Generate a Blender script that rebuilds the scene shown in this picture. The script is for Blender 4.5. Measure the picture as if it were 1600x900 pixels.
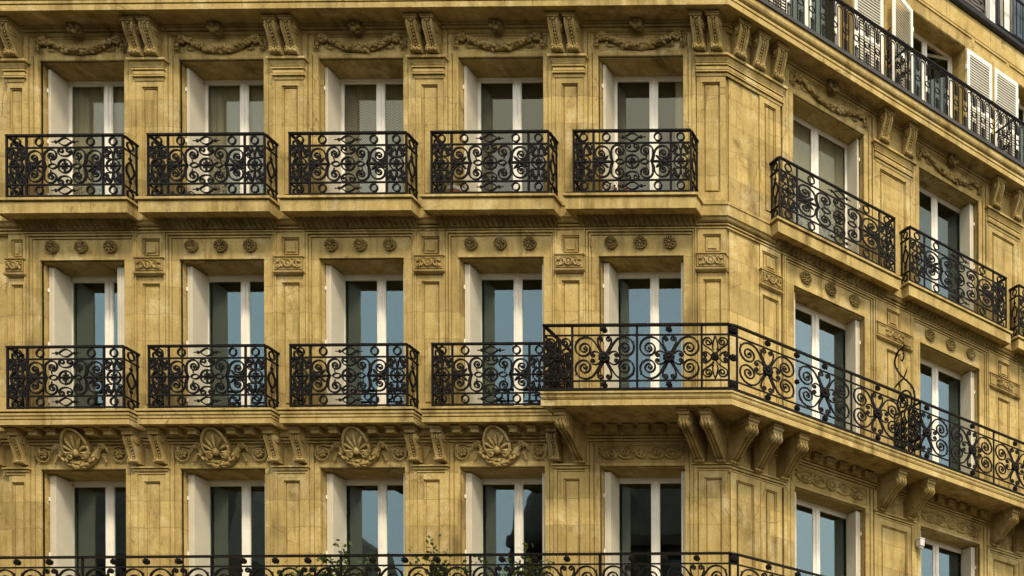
import bpy, math, random
import numpy as np
from mathutils import Matrix, Vector
R = math.radians
rnd = random.Random(7)
sc = bpy.context.scene
for o in list(bpy.data.objects):
    bpy.data.objects.remove(o)

# ------------------------------------------------------------------ camera
cam = bpy.data.cameras.new('camera')
cam.sensor_width = 36
cam.lens = 1873.47 * 36 / 1600
cam.shift_x = (800 - 1858.83) / 1600
cam.shift_y = (1484.78 - 450) / 1600
cam.clip_start = 0.1
cam.clip_end = 2000
camo = bpy.data.objects.new('camera', cam)
sc.collection.objects.link(camo)
camo.matrix_world = (Matrix.Translation((18.3896, -18.5658, 1.6)) @ Matrix.Rotation(0.0062, 4, 'Z')
                     @ Matrix.Rotation(R(90), 4, 'X') @ Matrix.Rotation(-0.0042, 4, 'Z'))
sc.camera = camo

# ------------------------------------------------------------------ sky and sun
SUN_EL, SUN_AZ = R(48), R(142)          # azimuth clockwise from +Y (north): the sun stands in front of the facade
w = bpy.data.worlds.new('World'); sc.world = w; w.use_nodes = True
nt = w.node_tree; nt.nodes.clear()
def N(t, **k):
    n = nt.nodes.new(t)
    for a, b in k.items(): setattr(n, a, b)
    return n
out = N('ShaderNodeOutputWorld'); bg = N('ShaderNodeBackground'); sky = N('ShaderNodeTexSky')
sky.sky_type = 'NISHITA'; sky.sun_disc = False
sky.sun_elevation = SUN_EL; sky.sun_rotation = SUN_AZ
sky.air_density = 1.6; sky.dust_density = 4.0; sky.ozone_density = 1.2
hs = N('ShaderNodeHueSaturation'); hs.inputs['Saturation'].default_value = 0.72
nt.links.new(sky.outputs[0], hs.inputs['Color'])
tcw = N('ShaderNodeTexCoord'); sxw = N('ShaderNodeSeparateXYZ'); nt.links.new(tcw.outputs['Generated'], sxw.inputs[0])
cn = N('ShaderNodeTexNoise'); nt.links.new(tcw.outputs['Generated'], cn.inputs['Vector'])
cn.inputs['Scale'].default_value = 3.2; cn.inputs['Detail'].default_value = 7; cn.inputs['Roughness'].default_value = .58
m1 = N('ShaderNodeMath', operation='MULTIPLY_ADD'); nt.links.new(cn.outputs['Fac'], m1.inputs[0]); m1.inputs[1].default_value = .30; nt.links.new(sxw.outputs[2], m1.inputs[2])
mr = N('ShaderNodeMapRange', clamp=True); nt.links.new(m1.outputs[0], mr.inputs[0]); mr.inputs[1].default_value = .585; mr.inputs[2].default_value = .66
cn2 = N('ShaderNodeTexNoise'); nt.links.new(tcw.outputs['Generated'], cn2.inputs['Vector']); cn2.inputs['Scale'].default_value = 2.3; cn2.inputs['Detail'].default_value = 6
cc = N('ShaderNodeMix', data_type='RGBA'); nt.links.new(cn2.outputs['Fac'], cc.inputs[0]); cc.inputs[6].default_value = (2.7, 2.45, 1.95, 1); cc.inputs[7].default_value = (4.6, 4.25, 3.5, 1)
zg = N('ShaderNodeMath', operation='MULTIPLY_ADD'); nt.links.new(sxw.outputs[2], zg.inputs[0]); zg.inputs[1].default_value = 1.3; zg.inputs[2].default_value = .30
cz = N('ShaderNodeMix', data_type='RGBA', blend_type='MULTIPLY'); cz.inputs[0].default_value = 1.0; nt.links.new(cc.outputs[2], cz.inputs[6]); nt.links.new(zg.outputs[0], cz.inputs[7])
mxw = N('ShaderNodeMix', data_type='RGBA'); nt.links.new(mr.outputs[0], mxw.inputs[0]); wv = N('ShaderNodeMapRange', clamp=True); nt.links.new(cn2.outputs['Fac'], wv.inputs[0]); wv.inputs[1].default_value = .46; wv.inputs[2].default_value = .80
low = N('ShaderNodeMix', data_type='RGBA'); nt.links.new(wv.outputs[0], low.inputs[0]); nt.links.new(hs.outputs[0], low.inputs[6]); low.inputs[7].default_value = (3.9, 4.7, 5.2, 1)
nt.links.new(low.outputs[2], mxw.inputs[6]); nt.links.new(cz.outputs[2], mxw.inputs[7])
nt.links.new(mxw.outputs[2], bg.inputs[0]); nt.links.new(bg.outputs[0], out.inputs[0])
bg.inputs[1].default_value = 0.15
sun = bpy.data.lights.new('sun', 'SUN'); sun.energy = 1.3; sun.angle = R(10); sun.color = (1.0, 0.90, 0.74)
suno = bpy.data.objects.new('sun', sun); sc.collection.objects.link(suno)
sd = Vector((math.sin(SUN_AZ) * math.cos(SUN_EL), math.cos(SUN_AZ) * math.cos(SUN_EL), math.sin(SUN_EL)))
suno.rotation_euler = sd.to_track_quat('Z', 'Y').to_euler(); suno.location = (10, -30, 40)
sc.view_settings.view_transform = 'Standard'; sc.view_settings.look = 'None'
sc.view_settings.gamma = 1.0; sc.view_settings.use_curve_mapping = False
sc.view_settings.exposure = 1.36

# ------------------------------------------------------------------ materials
MAT = {}
def mat(name):
    m = bpy.data.materials.new(name); m.use_nodes = True
    global nt
    nt = m.node_tree; nt.nodes.clear()
    o = N('ShaderNodeOutputMaterial'); MAT[name] = m
    return m, o
def L(a, b): nt.links.new(a, b)
def val(n, s, v): n.inputs[s].default_value = v
def mixc(fac, a, b, bt='MIX'):
    n = N('ShaderNodeMix', data_type='RGBA', blend_type=bt)
    for i, x in ((0, fac), (6, a), (7, b)):
        if hasattr(x, 'is_linked') or hasattr(x, 'links'): L(x, n.inputs[i])
        else: n.inputs[i].default_value = x if i == 0 else (*x, 1)
    return n.outputs[2]
def math_(op, a, b=0.0, clamp=False):
    n = N('ShaderNodeMath', operation=op, use_clamp=clamp)
    for i, x in enumerate((a, b)):
        if hasattr(x, 'links'): L(x, n.inputs[i])
        else: n.inputs[i].default_value = x
    return n.outputs[0]
def ramp(fac, p0, p1):
    n = N('ShaderNodeMapRange', clamp=True); L(fac, n.inputs[0])
    val(n, 1, p0); val(n, 2, p1); return n.outputs[0]
def noise(vec, scale, detail=4, rough=.55):
    n = N('ShaderNodeTexNoise'); L(vec, n.inputs['Vector'])
    val(n, 'Scale', scale); val(n, 'Detail', detail); val(n, 'Roughness', rough); return n.outputs['Fac']
def mapping(vec, scale):
    n = N('ShaderNodeMapping'); L(vec, n.inputs[0]); n.inputs['Scale'].default_value = scale; return n.outputs[0]
def principled(o, rough=.8, spec=.3, metal=0):
    p = N('ShaderNodeBsdfPrincipled'); val(p, 'Roughness', rough); val(p, 'Metallic', metal)
    val(p, 'Specular IOR Level', spec); L(p.outputs[0], o.inputs[0]); return p
def setcol(p, c):
    if hasattr(c, 'links'): L(c, p.inputs['Base Color'])
    else: p.inputs['Base Color'].default_value = (*c, 1)

STONE_A = (0.53, 0.398, 0.158); STONE_B = (0.40, 0.284, 0.096); STONE_D = (0.095, 0.062, 0.018); STONE_P = (0.68, 0.565, 0.31)
def stone(name, alpha=0.0, joints=True, dark=0.0, tone=1.0):
    m, o = mat(name); p = principled(o, .88, .12)
    pos = N('ShaderNodeNewGeometry').outputs['Position']
    big = noise(pos, 0.8, 5, .6); mid = noise(pos, 3.3, 6, .65); fine = noise(pos, 38, 5, .7)
    strk = noise(mapping(pos, (5.5, 5.5, .55)), 1.0, 5, .6)
    strk2 = noise(mapping(pos, (17, 17, 1.2)), 1.0, 4, .6)
    c = mixc(ramp(mid, .32, .66), STONE_A, STONE_B)
    s = math_('MULTIPLY', ramp(strk, .48 - dark, .66), ramp(big, .38, .62))
    c = mixc(math_('MULTIPLY', s, .80), c, STONE_D)
    bl = math_('MULTIPLY', ramp(noise(pos, 6.5, 7, .72), .53, .66), ramp(noise(pos, 1.3, 3, .5), .45, .62))
    c = mixc(math_('MULTIPLY', bl, .78), c, (.15, .096, .03))
    c = mixc(math_('MULTIPLY', ramp(strk2, .57, .74), .5), c, STONE_D)
    pale = math_('MULTIPLY', ramp(noise(mapping(pos, (2.2, 2.2, 1.5)), 1.0, 7, .7), .54, .66), .55)
    c = mixc(pale, c, STONE_P)
    c = mixc(math_('MULTIPLY', ramp(fine, .42, .68), .45), c, (.25, .155, .045))
    vo = N('ShaderNodeTexVoronoi'); L(pos, vo.inputs['Vector']); val(vo, 'Scale', 26)
    pit = ramp(vo.outputs['Distance'], .10, .0)
    c = mixc(math_('MULTIPLY', math_('MULTIPLY', pit, ramp(mid, .5, .7)), .6), c, (.14, .085, .025))
    nv = N('ShaderNodeTexNoise'); L(pos, nv.inputs['Vector']); val(nv, 'Scale', 2.6); val(nv, 'Detail', 4)
    wp_ = N('ShaderNodeMix', data_type='VECTOR'); val(wp_, 0, .16); L(pos, wp_.inputs[4]); L(nv.outputs['Color'], wp_.inputs[5])
    ck = N('ShaderNodeTexVoronoi'); ck.feature = 'DISTANCE_TO_EDGE'; L(wp_.outputs[1], ck.inputs['Vector']); val(ck, 'Scale', 2.1)
    crack = math_('MULTIPLY', ramp(ck.outputs['Distance'], .010, .002), ramp(noise(pos, .9, 3, .5), .52, .60))
    c = mixc(math_('MULTIPLY', crack, .7), c, (.10, .062, .018))
    h = math_('SUBTRACT', math_('ADD', math_('MULTIPLY', fine, .5), math_('MULTIPLY', mid, .9)), math_('MULTIPLY', crack, .5))
    if joints:
        sx = N('ShaderNodeSeparateXYZ'); L(pos, sx.inputs[0])
        u = math_('ADD', math_('MULTIPLY', sx.outputs[0], math.cos(alpha)), math_('MULTIPLY', sx.outputs[1], math.sin(alpha)))
        cb = N('ShaderNodeCombineXYZ'); L(u, cb.inputs[0]); L(math_('ADD', sx.outputs[2], .07), cb.inputs[1])
        br = N('ShaderNodeTexBrick'); L(cb.outputs[0], br.inputs['Vector'])
        val(br, 'Scale', 1.0); val(br, 'Brick Width', 1.07); val(br, 'Row Height', .415); val(br, 'Mortar Size', .006); val(br, 'Mortar Smooth', .3)
        br.inputs['Color1'].default_value = (.74, .73, .72, 1); br.inputs['Color2'].default_value = (1.14, 1.13, 1.12, 1); br.inputs['Mortar'].default_value = (1, 1, 1, 1)
        c = mixc(.75, c, br.outputs['Color'], 'MULTIPLY')
        c = mixc(math_('MULTIPLY', br.outputs['Fac'], .5), c, (.20, .125, .04))
        h = math_('SUBTRACT', h, math_('MULTIPLY', br.outputs['Fac'], .5))
    if tone != 1.0: c = mixc(1.0, c, (tone, tone * .97, tone * .92), 'MULTIPLY')
    setcol(p, c)
    b = N('ShaderNodeBump'); val(b, 'Strength', .55); val(b, 'Distance', .012); L(h, b.inputs['Height']); L(b.outputs[0], p.inputs['Normal'])
    return m
WING_A = 0.8508; UC = 11.1488
stone('stone_main'); stone('stone_wing', WING_A); stone('stone_carved', 0, False, .06); stone('stone_ornament', 0, False, .10, .78); stone('stone_patina_shade', 0, False, .10, .50)  # ornament copies: weathered brown, darkened further to stand in for shade contrast

def plain(name, col, rough=.6, spec=.3, var=.12, scale=8, bump=0, metal=0, col2=None):
    m, o = mat(name); p = principled(o, rough, spec, metal)
    pos = N('ShaderNodeNewGeometry').outputs['Position']
    n1 = noise(pos, scale, 5, .6)
    c2 = col2 or tuple(x * (1 - var * 2.2) for x in col)
    setcol(p, mixc(ramp(n1, .35, .72), col, c2))
    if bump:
        b = N('ShaderNodeBump'); val(b, 'Strength', bump); val(b, 'Distance', .01)
        L(noise(pos, scale * 4, 4), b.inputs['Height']); L(b.outputs[0], p.inputs['Normal'])
    return m
plain('iron', (.0035, .003, .0025), .55, .12, .2, 14, .3, col2=(.009, .006, .004))
plain('white_paint', (.84, .78, .66), .5, .3, .06, 5, .15)
plain('shutter_paint', (.60, .535, .40), .55, .25, .08, 2.2, .15)
plain('louvre_paint', (.80, .76, .64), .5, .35, .06, 3)
plain('blue_paint', (.05, .075, .10), .5, .35, .1, 3)
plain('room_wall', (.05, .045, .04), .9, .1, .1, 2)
plain('zinc', (.16, .16, .16), .45, .5, .2, 4, metal=.4)
plain('dark_zinc', (.035, .032, .03), .5, .4, .2, 4)
plain('slate', (.085, .074, .062), .6, .35, .3, 3, .2)
plain('asphalt', (.04, .04, .041), .9, .2, .2, 3, .3)
plain('paving', (.085, .08, .07), .85, .2, .2, 2, .2)
plain('paint_line', (.75, .75, .72), .7, .2, .1, 3)
plain('far_stone', (.075, .062, .046), .85, .2, .15, .6)
plain('far_glass', (.02, .025, .03), .12, .5, .1, 2)
plain('terracotta', (.42, .13, .045), .7, .25, .15, 9)
plain('pot_rim', (.62, .58, .50), .6, .3, .1, 9)
plain('soil', (.03, .02, .014), .95, .1, .2, 20)
plain('bark', (.10, .075, .05), .9, .1, .3, 6, .5)
plain('yellow_plastic', (.60, .36, .03), .45, .4, .1, 9)
plain('brass', (.55, .42, .20), .35, .5, .1, 9, metal=.6)
plain('pink_petal', (.55, .10, .14), .6, .3, .2, 9)
def leafmat(name, a, b):
    m, o = mat(name)
    pos = N('ShaderNodeNewGeometry').outputs['Position']
    c = mixc(ramp(noise(pos, 9, 3), .35, .65), a, b)
    p = N('ShaderNodeBsdfPrincipled'); val(p, 'Roughness', .55); setcol(p, c)
    t = N('ShaderNodeBsdfTranslucent'); L(c, t.inputs[0])
    mx = N('ShaderNodeMixShader'); val(mx, 0, .3); L(p.outputs[0], mx.inputs[1]); L(t.outputs[0], mx.inputs[2]); L(mx.outputs[0], o.inputs[0])
leafmat('leaf', (.11, .145, .022), (.035, .06, .012)); leafmat('tree_leaf', (.045, .075, .018), (.022, .045, .012))
def glassmat(name, f0, tint=(.80, .86, .84), refl=(.84, 1, .97)):
    m, o = mat(name)
    pos = N('ShaderNodeNewGeometry').outputs['Position']
    b = N('ShaderNodeBump'); val(b, 'Strength', .05); val(b, 'Distance', .02); L(noise(pos, 1.3, 2), b.inputs['Height'])
    g = N('ShaderNodeBsdfGlossy'); val(g, 'Roughness', .012); g.inputs[0].default_value = (*refl, 1); L(b.outputs[0], g.inputs['Normal'])
    t = N('ShaderNodeBsdfTransparent'); t.inputs[0].default_value = (*tint, 1)
    f = N('ShaderNodeLayerWeight'); val(f, 'Blend', .5)
    fac = math_('ADD', math_('MULTIPLY', math_('POWER', f.outputs['Facing'], 5.0), 1 - f0), f0, True)   # Schlick, per face
    mx = N('ShaderNodeMixShader'); L(fac, mx.inputs[0]); L(t.outputs[0], mx.inputs[1]); L(g.outputs[0], mx.inputs[2]); L(mx.outputs[0], o.inputs[0])
glassmat('glass', .088); glassmat('old_glass', .070, (.86, .86, .80), (.95, 1, .92))
def curtainmat(name, col, kind):
    m, o = mat(name)
    tc = N('ShaderNodeTexCoord').outputs['Object']
    d = N('ShaderNodeBsdfDiffuse'); d.inputs[0].default_value = (*col, 1)
    t = N('ShaderNodeBsdfTranslucent'); t.inputs[0].default_value = (*col, 1)
    mx = N('ShaderNodeMixShader'); val(mx, 0, .35); L(d.outputs[0], mx.inputs[1]); L(t.outputs[0], mx.inputs[2])
    tr = N('ShaderNodeBsdfTransparent')
    m2 = N('ShaderNodeMixShader'); L(mx.outputs[0], m2.inputs[1]); L(tr.outputs[0], m2.inputs[2]); L(m2.outputs[0], o.inputs[0])
    if kind == 'lace':
        v = N('ShaderNodeTexVoronoi'); v.feature = 'DISTANCE_TO_EDGE'; L(tc, v.inputs['Vector']); val(v, 'Scale', 14)
        sx = N('ShaderNodeSeparateXYZ'); L(tc, sx.inputs[0])
        band = ramp(sx.outputs[2], 1.35, 1.15)
        f = math_('MULTIPLY', ramp(v.outputs[0], .10, .16), math_('MULTIPLY', band, .75))
        L(math_('ADD', f, .10), m2.inputs[0])
    elif kind == 'net':
        wv = N('ShaderNodeTexChecker'); L(tc, wv.inputs['Vector']); val(wv, 'Scale', 46)
        L(math_('ADD', math_('MULTIPLY', wv.outputs['Fac'], .5), .12), m2.inputs[0])
    else: val(m2, 0, .06)
curtainmat('lace', (.46, .41, .31), 'lace'); curtainmat('net', (.36, .31, .22), 'net'); curtainmat('voile', (.07, .062, .05), 'plain'); curtainmat('white_cloth', (.75, .68, .54), 'plain')  # voile is added: its tone gives panes the grey of reflected cloud

# ------------------------------------------------------------------ mesh helpers (x along the facade, y = -projection, z up)
COL = sc.collection
class MB:
    def __init__(s): s.v = []; s.f = []; s.sm = []
    def add(s, vs, fs, smooth=False):
        b = len(s.v); s.v += [tuple(map(float, q)) for q in vs]
        s.f += [tuple(i + b for i in q) for q in fs]; s.sm += [smooth] * len(fs); return s
    def box(s, x0, x1, y0, y1, z0, z1):
        vs = [(x, y, z) for x in (x0, x1) for y in (y0, y1) for z in (z0, z1)]
        return s.add(vs, [(0, 1, 3, 2), (4, 6, 7, 5), (0, 4, 5, 1), (2, 3, 7, 6), (0, 2, 6, 4), (1, 5, 7, 3)])
    def prism_x(s, prof, x0, x1, smooth=False):       # prof: (y, z) polygon
        n = len(prof)
        vs = [(x0, y, z) for y, z in prof] + [(x1, y, z) for y, z in prof]
        s.add(vs, [(i, (i + 1) % n, n + (i + 1) % n, n + i) for i in range(n)], smooth)
        b = len(s.v) - 2 * n
        s.f += [tuple(b + i for i in reversed(range(n))), tuple(b + n + i for i in range(n))]; s.sm += [False, False]; return s
    def loops(s, rings, closed=True, smooth=False, cap=True):
        n = len(rings[0]); vs = [q for r in rings for q in r]; fs = []
        for k in range(len(rings) - 1):
            for i in range(n if closed else n - 1):
                j = (i + 1) % n; fs.append((k * n + i, k * n + j, (k + 1) * n + j, (k + 1) * n + i))
        s.add(vs, fs, smooth)
        if cap and closed:
            b = len(s.v) - len(vs)
            s.f += [tuple(b + i for i in reversed(range(n))), tuple(b + (len(rings) - 1) * n + i for i in range(n))]; s.sm += [False, False]
        return s
    def bar(s, pts, w=.014, t=.018, y=0.0, taper=None):   # flat bar bent in the x-z plane
        P = np.array(pts, float); n = len(P); T = np.zeros_like(P)
        T[1:-1] = P[2:] - P[:-2]; T[0] = P[1] - P[0]; T[-1] = P[-1] - P[-2]
        T /= np.maximum(np.linalg.norm(T, axis=1), 1e-9)[:, None]
        rings = []
        for i in range(n):
            ww = w if taper is None else w * (taper[0] + (taper[1] - taper[0]) * i / (n - 1))
            nx, nz = -T[i, 1] * ww / 2, T[i, 0] * ww / 2
            x, z = P[i]
            rings.append([(x + nx, y - t / 2, z + nz), (x - nx, y - t / 2, z - nz), (x - nx, y + t / 2, z - nz), (x + nx, y + t / 2, z + nz)])
        return s.loops(rings)
    def ringbar(s, cx, cz, rx, rz, w=.014, t=.018, n=24, y=0.0):
        rings = []
        for i in range(n):
            a = 2 * math.pi * i / n; c_, s_ = math.cos(a), math.sin(a)
            rings.append([(cx + (rx + k * w / 2) * c_, y + q * t / 2, cz + (rz + k * w / 2) * s_) for k, q in ((1, -1), (-1, -1), (-1, 1), (1, 1))])
        rings.append(rings[0]); return s.loops(rings, cap=False)
    def tube(s, pts, r, n=6, smooth=True):                 # round tube along 3-D points; r number or list
        P = [Vector(p) for p in pts]; rings = []; up = Vector((0.13, .31, .94))
        for i, p in enumerate(P):
            t = (P[min(i + 1, len(P) - 1)] - P[max(i - 1, 0)]).normalized()
            a = t.cross(up)
            if a.length < 1e-3: a = t.cross(Vector((1, 0, 0)))
            a.normalize(); b = t.cross(a); rr = r[i] if isinstance(r, (list, tuple)) else r
            rings.append([p + a * rr * math.cos(2 * math.pi * k / n) + b * rr * math.sin(2 * math.pi * k / n) for k in range(n)])
        return s.loops(rings, smooth=smooth)
    def ball(s, c, r, n=7, m=5, rot=None):                 # r = (rx, ry, rz)
        rr = r if isinstance(r, (list, tuple)) else (r, r, r); rings = []
        vs = []; fs = []
        for k in range(m + 1):
            th = math.pi * k / m
            for i in range(n):
                a = 2 * math.pi * i / n
                q = Vector((rr[0] * math.sin(th) * math.cos(a), rr[1] * math.sin(th) * math.sin(a), rr[2] * math.cos(th)))
                if rot is not None: q = rot @ q
                vs.append((c[0] + q.x, c[1] + q.y, c[2] + q.z))
        for k in range(m):
            for i in range(n):
                j = (i + 1) % n; fs.append((k * n + i, (k + 1) * n + i, (k + 1) * n + j, k * n + j))
        return s.add(vs, fs, True)
    def disc_y(s, cx, cz, r, y0, y1, n=14, smooth=False):   # cylinder with its axis along y
        ra = [(cx + r * math.cos(2 * math.pi * i / n), y0, cz + r * math.sin(2 * math.pi * i / n)) for i in range(n)]
        rb = [(x, y1, z) for x, _, z in ra]
        return s.loops([ra, rb])
    def disc_x(s, cy, cz, r, x0, x1, n=12):
        ra = [(x0, cy + r * math.cos(2 * math.pi * i / n), cz + r * math.sin(2 * math.pi * i / n)) for i in range(n)]
        return s.loops([ra, [(x1, y, z) for _, y, z in ra]])
    def frame(s, x0, x1, z0, z1, prof, closed=True):        # prof: (offset outward, projection d)
        rings = []
        for o_, d in prof:
            r = [(x0 - o_, -d, z0 - (o_ if closed else 0)), (x0 - o_, -d, z1 + o_), (x1 + o_, -d, z1 + o_), (x1 + o_, -d, z0 - (o_ if closed else 0))]
            rings.append(r)
        return s.loops(rings, closed=closed, cap=False)
    def holed(s, x0, x1, z0, z1, d, holes):                 # flat face at projection d with rectangular holes
        xs = sorted({x0, x1, *[h[0] for h in holes], *[h[1] for h in holes]}); zs = sorted({z0, z1, *[h[2] for h in holes], *[h[3] for h in holes]})
        for a, b in zip(xs, xs[1:]):
            for c, e in zip(zs, zs[1:]):
                mx, mz = (a + b) / 2, (c + e) / 2
                if any(h[0] < mx < h[1] and h[2] < mz < h[3] for h in holes): continue
                s.add([(a, -d, c), (b, -d, c), (b, -d, e), (a, -d, e)], [(0, 1, 2, 3)])
        return s
    def panelled(s, x0, x1, z0, z1, d, panels, back=-.01):  # block with recessed panels
        s.holed(x0, x1, z0, z1, d, panels)
        s.add([(x0, -d, z0), (x0, -d, z1), (x0, -back, z1), (x0, -back, z0)], [(0, 1, 2, 3)])
        s.add([(x1, -d, z0), (x1, -d, z1), (x1, -back, z1), (x1, -back, z0)], [(0, 3, 2, 1)])
        s.add([(x0, -d, z1), (x1, -d, z1), (x1, -back, z1), (x0, -back, z1)], [(0, 1, 2, 3)])
        s.add([(x0, -d, z0), (x1, -d, z0), (x1, -back, z0), (x0, -back, z0)], [(0, 3, 2, 1)])
        for a, b, c, e in panels:
            pr = [(0, d), (-.003, d - .024), (-.016, d - .024), (-.019, d - .05), (-.036, d - .05), (-.042, d - .02), (-.05, d - .02)]
            s.frame(a, b, c, e, pr); o_ = -.05
            s.add([(a - o_, -(d - .02), c - o_), (b + o_, -(d - .02), c - o_), (b + o_, -(d - .02), e + o_), (a - o_, -(d - .02), e + o_)], [(0, 1, 2, 3)])
        return s
    def returned(s, x0, x1, prof, back=0.0, pref=None):     # moulding with mitred returns; prof: (d, z) from top to bottom
        rings = []
        for d, z in prof:
            rings.append([(x0 - d, -back, z), (x0 - d, -d, z), (x1 + d, -d, z), (x1 + d, -back, z)])
        s.loops(rings, closed=False)
        for r, rev in ((rings[0], False), (rings[-1], True)):
            s.add(r, [(3, 2, 1, 0) if not rev else (0, 1, 2, 3)])
        return s
    def cornered(s, prof, u0, s1):                          # moulding that turns the building's corner (world x, y)
        ta = math.tan(WING_A / 2); ca, sa = math.cos(WING_A), math.sin(WING_A); rings = []
        for d, z in prof:
            rings.append([(u0, -d, z), (UC + d * ta, -d, z), (UC + s1 * ca + d * sa, s1 * sa - d * ca, z)])
        s.loops(rings, closed=False); return s
    def relief(s, x0, x1, z0, z1, nx, nz, hf, d0=0.0, lean=None):
        X, Z_ = np.meshgrid(np.linspace(x0, x1, nx), np.linspace(z0, z1, nz), indexing='ij'); H = hf(X, Z_)
        D = H + d0
        if lean is not None: D = D + lean((Z_ - z0) / (z1 - z0))
        vs = np.stack([X, -D, Z_], -1).reshape(-1, 3)
        fs = [(i * nz + j, (i + 1) * nz + j, (i + 1) * nz + j + 1, i * nz + j + 1) for i in range(nx - 1) for j in range(nz - 1)]
        return s.add(vs.tolist(), fs, True)
    def mesh(s, name, m):
        me = bpy.data.meshes.new(name); me.from_pydata(s.v, [], s.f)
        me.polygons.foreach_set('use_smooth', s.sm); me.materials.append(MAT[m]); me.update(); return me

def T(x=0, y=0, z=0): return Matrix.Translation((x, y, z))
def put(me, name, parent=None, M=None):
    if isinstance(me, tuple): me = me[0].mesh(name, me[1])
    o = bpy.data.objects.new(name, me); COL.objects.link(o)
    if parent is not None: o.parent = parent
    o.matrix_local = M if M is not None else Matrix.Identity(4)
    return o
def empty(name, M=None):
    o = bpy.data.objects.new(name, None); COL.objects.link(o); o.empty_display_size = .2
    if M is not None: o.matrix_world = M
    return o
def tag(o, label=None, cat=None, group=None, kind=None):
    for k, v_ in (('label', label), ('category', cat), ('group', group), ('kind', kind)):
        if v_: o[k] = v_
    return o
W0 = Matrix.Identity(4); W1 = T(UC, 0, 0) @ Matrix.Rotation(WING_A, 4, 'Z')
MIRX = Matrix.Scale(-1, 4, (1, 0, 0)); MIRZ = Matrix.Scale(-1, 4, (0, 0, 1))
def SC(x=1, y=1, z=1): return Matrix.Diagonal((x, y, z, 1))

# ------------------------------------------------------------------ ground
g = MB(); g.add([(-400, -400, 0), (400, -400, 0), (400, 400, 0), (-400, 400, 0)], [(0, 1, 2, 3)])
tag(put((g, 'asphalt'), 'road'), kind='structure')
g = MB(); g.add([(-60, -4.0, .13), (12.9, -4.0, .13), (12.9 + 60 * math.cos(WING_A), -4.0 + 60 * math.sin(WING_A), .13), (11 + 60 * math.cos(WING_A), 60 * math.sin(WING_A), .13), (11.2, .1, .13), (-60, .1, .13),
               (-60, -4.0, -.01), (12.9, -4.0, -.01), (12.9 + 60 * math.cos(WING_A), -4.0 + 60 * math.sin(WING_A), -.01)],
              [(0, 1, 4, 5), (1, 2, 3, 4), (0, 6, 7, 1), (1, 7, 8, 2)])
tag(put((g, 'paving'), 'pavement'), kind='structure')
g = MB(); g.box(-70, 70, -60, -22.6, -.01, .13)
tag(put((g, 'paving'), 'far_pavement'), kind='structure')

# ------------------------------------------------------------------ the building
BLD = empty('apartment_building')
tag(BLD, 'ornate ochre stone apartment building with black iron balconies wrapping a street corner', 'building')
BAY = [1.1042 + 2.178 * i for i in range(5)]
WBAY = [1.774, 4.227, 6.68]
OW = 1.325; HW = OW / 2
ROWS = [(13.16, 15.508), (9.93, 12.403), (6.60, 9.146)]
U_END = -5.0; S_END = 9.2
PIL = [(BAY[i] + BAY[i + 1]) / 2 for i in range(4)]
WPIL = [(WBAY[i] + WBAY[i + 1]) / 2 for i in range(2)]

def wallmesh(x0, x1, z0, z1, holes, mname, depth=.56):
    b = MB(); b.holed(x0, x1, z0, z1, 0, holes)
    for a, c, e, f in holes:
        b.loops([[(a, y, e), (c, y, e), (c, y, f), (a, y, f)] for y in (0, depth)], cap=False)
    return (b, mname)
holes = [(u - HW, u + HW, a, c) for u in BAY for a, c in ROWS]
put(wallmesh(U_END, UC, 0, 15.99, holes, 'stone_main'), 'wall', BLD, W0)
wholes = [(u - HW, u + HW, a, c) for u in WBAY for a, c in ROWS]
put(wallmesh(0, S_END, 0, 15.99, wholes, 'stone_wing'), 'wall', BLD, W1)
# back and ends so that the building is closed
b = MB(); ca, sa = math.cos(WING_A), math.sin(WING_A)
q = [(U_END, 0), (U_END, 9), (UC + S_END * ca - 9 * sa, S_END * sa + 9 * ca), (UC + S_END * ca, S_END * sa)]
for (xa, ya), (xb, yb) in zip(q, q[1:]): b.add([(xa, ya, 0), (xb, yb, 0), (xb, yb, 19.1), (xa, ya, 19.1)], [(0, 1, 2, 3)])
put((b, 'far_stone'), 'rear_wall', BLD)

# --- swept mouldings that turn the corner
def cornered(name, prof, m='stone_carved', u0=U_END, s1=S_END):
    b = MB(); b.cornered(prof, u0, s1); return put((b, m), name, BLD)
cornered('cornice', [(-.2, 16.282), (.475, 16.275), (.475, 16.235), (.44, 16.235), (.44, 16.215), (.505, 16.21), (.505, 16.165), (.49, 16.135), (.462, 16.118), (.415, 16.118), (.415, 16.098), (.462, 16.095), (.462, 16.055), (.42, 16.055), (.42, 16.04), (.455, 16.036), (.455, 15.955), (.41, 15.955), (.41, 15.972), (-.02, 15.972)])
cornered('bed_moulding', [(.14, 15.97), (.14, 15.945), (.10, 15.944), (.10, 15.932), (.115, 15.93), (.10, 15.912), (.055, 15.911), (.055, 15.898), (.08, 15.896), (.08, 15.88), (.05, 15.86), (-.01, 15.86)])
cornered('string_course', [(-.01, 13.144), (.175, 13.142), (.175, 13.105), (.16, 13.10), (.16, 12.945), (.13, 12.93), (.12, 12.90), (.095, 12.885), (.04, 12.884), (.04, 12.868), (.085, 12.866), (.085, 12.845), (.035, 12.844), (.035, 12.83), (.065, 12.828), (.065, 12.805), (.03, 12.80), (.03, 12.79), (-.01, 12.79)])
cornered('string_course', [(-.01, 9.896), (.175, 9.894), (.175, 9.86), (.16, 9.85), (.16, 9.78), (.15, 9.775), (.15, 9.70), (.12, 9.68), (.11, 9.62), (.105, 9.605), (.05, 9.604), (.05, 9.588), (.09, 9.586), (.09, 9.562), (.04, 9.561), (.04, 9.546), (.065, 9.544), (.06, 9.525), (.02, 9.523), (.02, 9.50), (-.01, 9.50)])
GAL = .88
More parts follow.
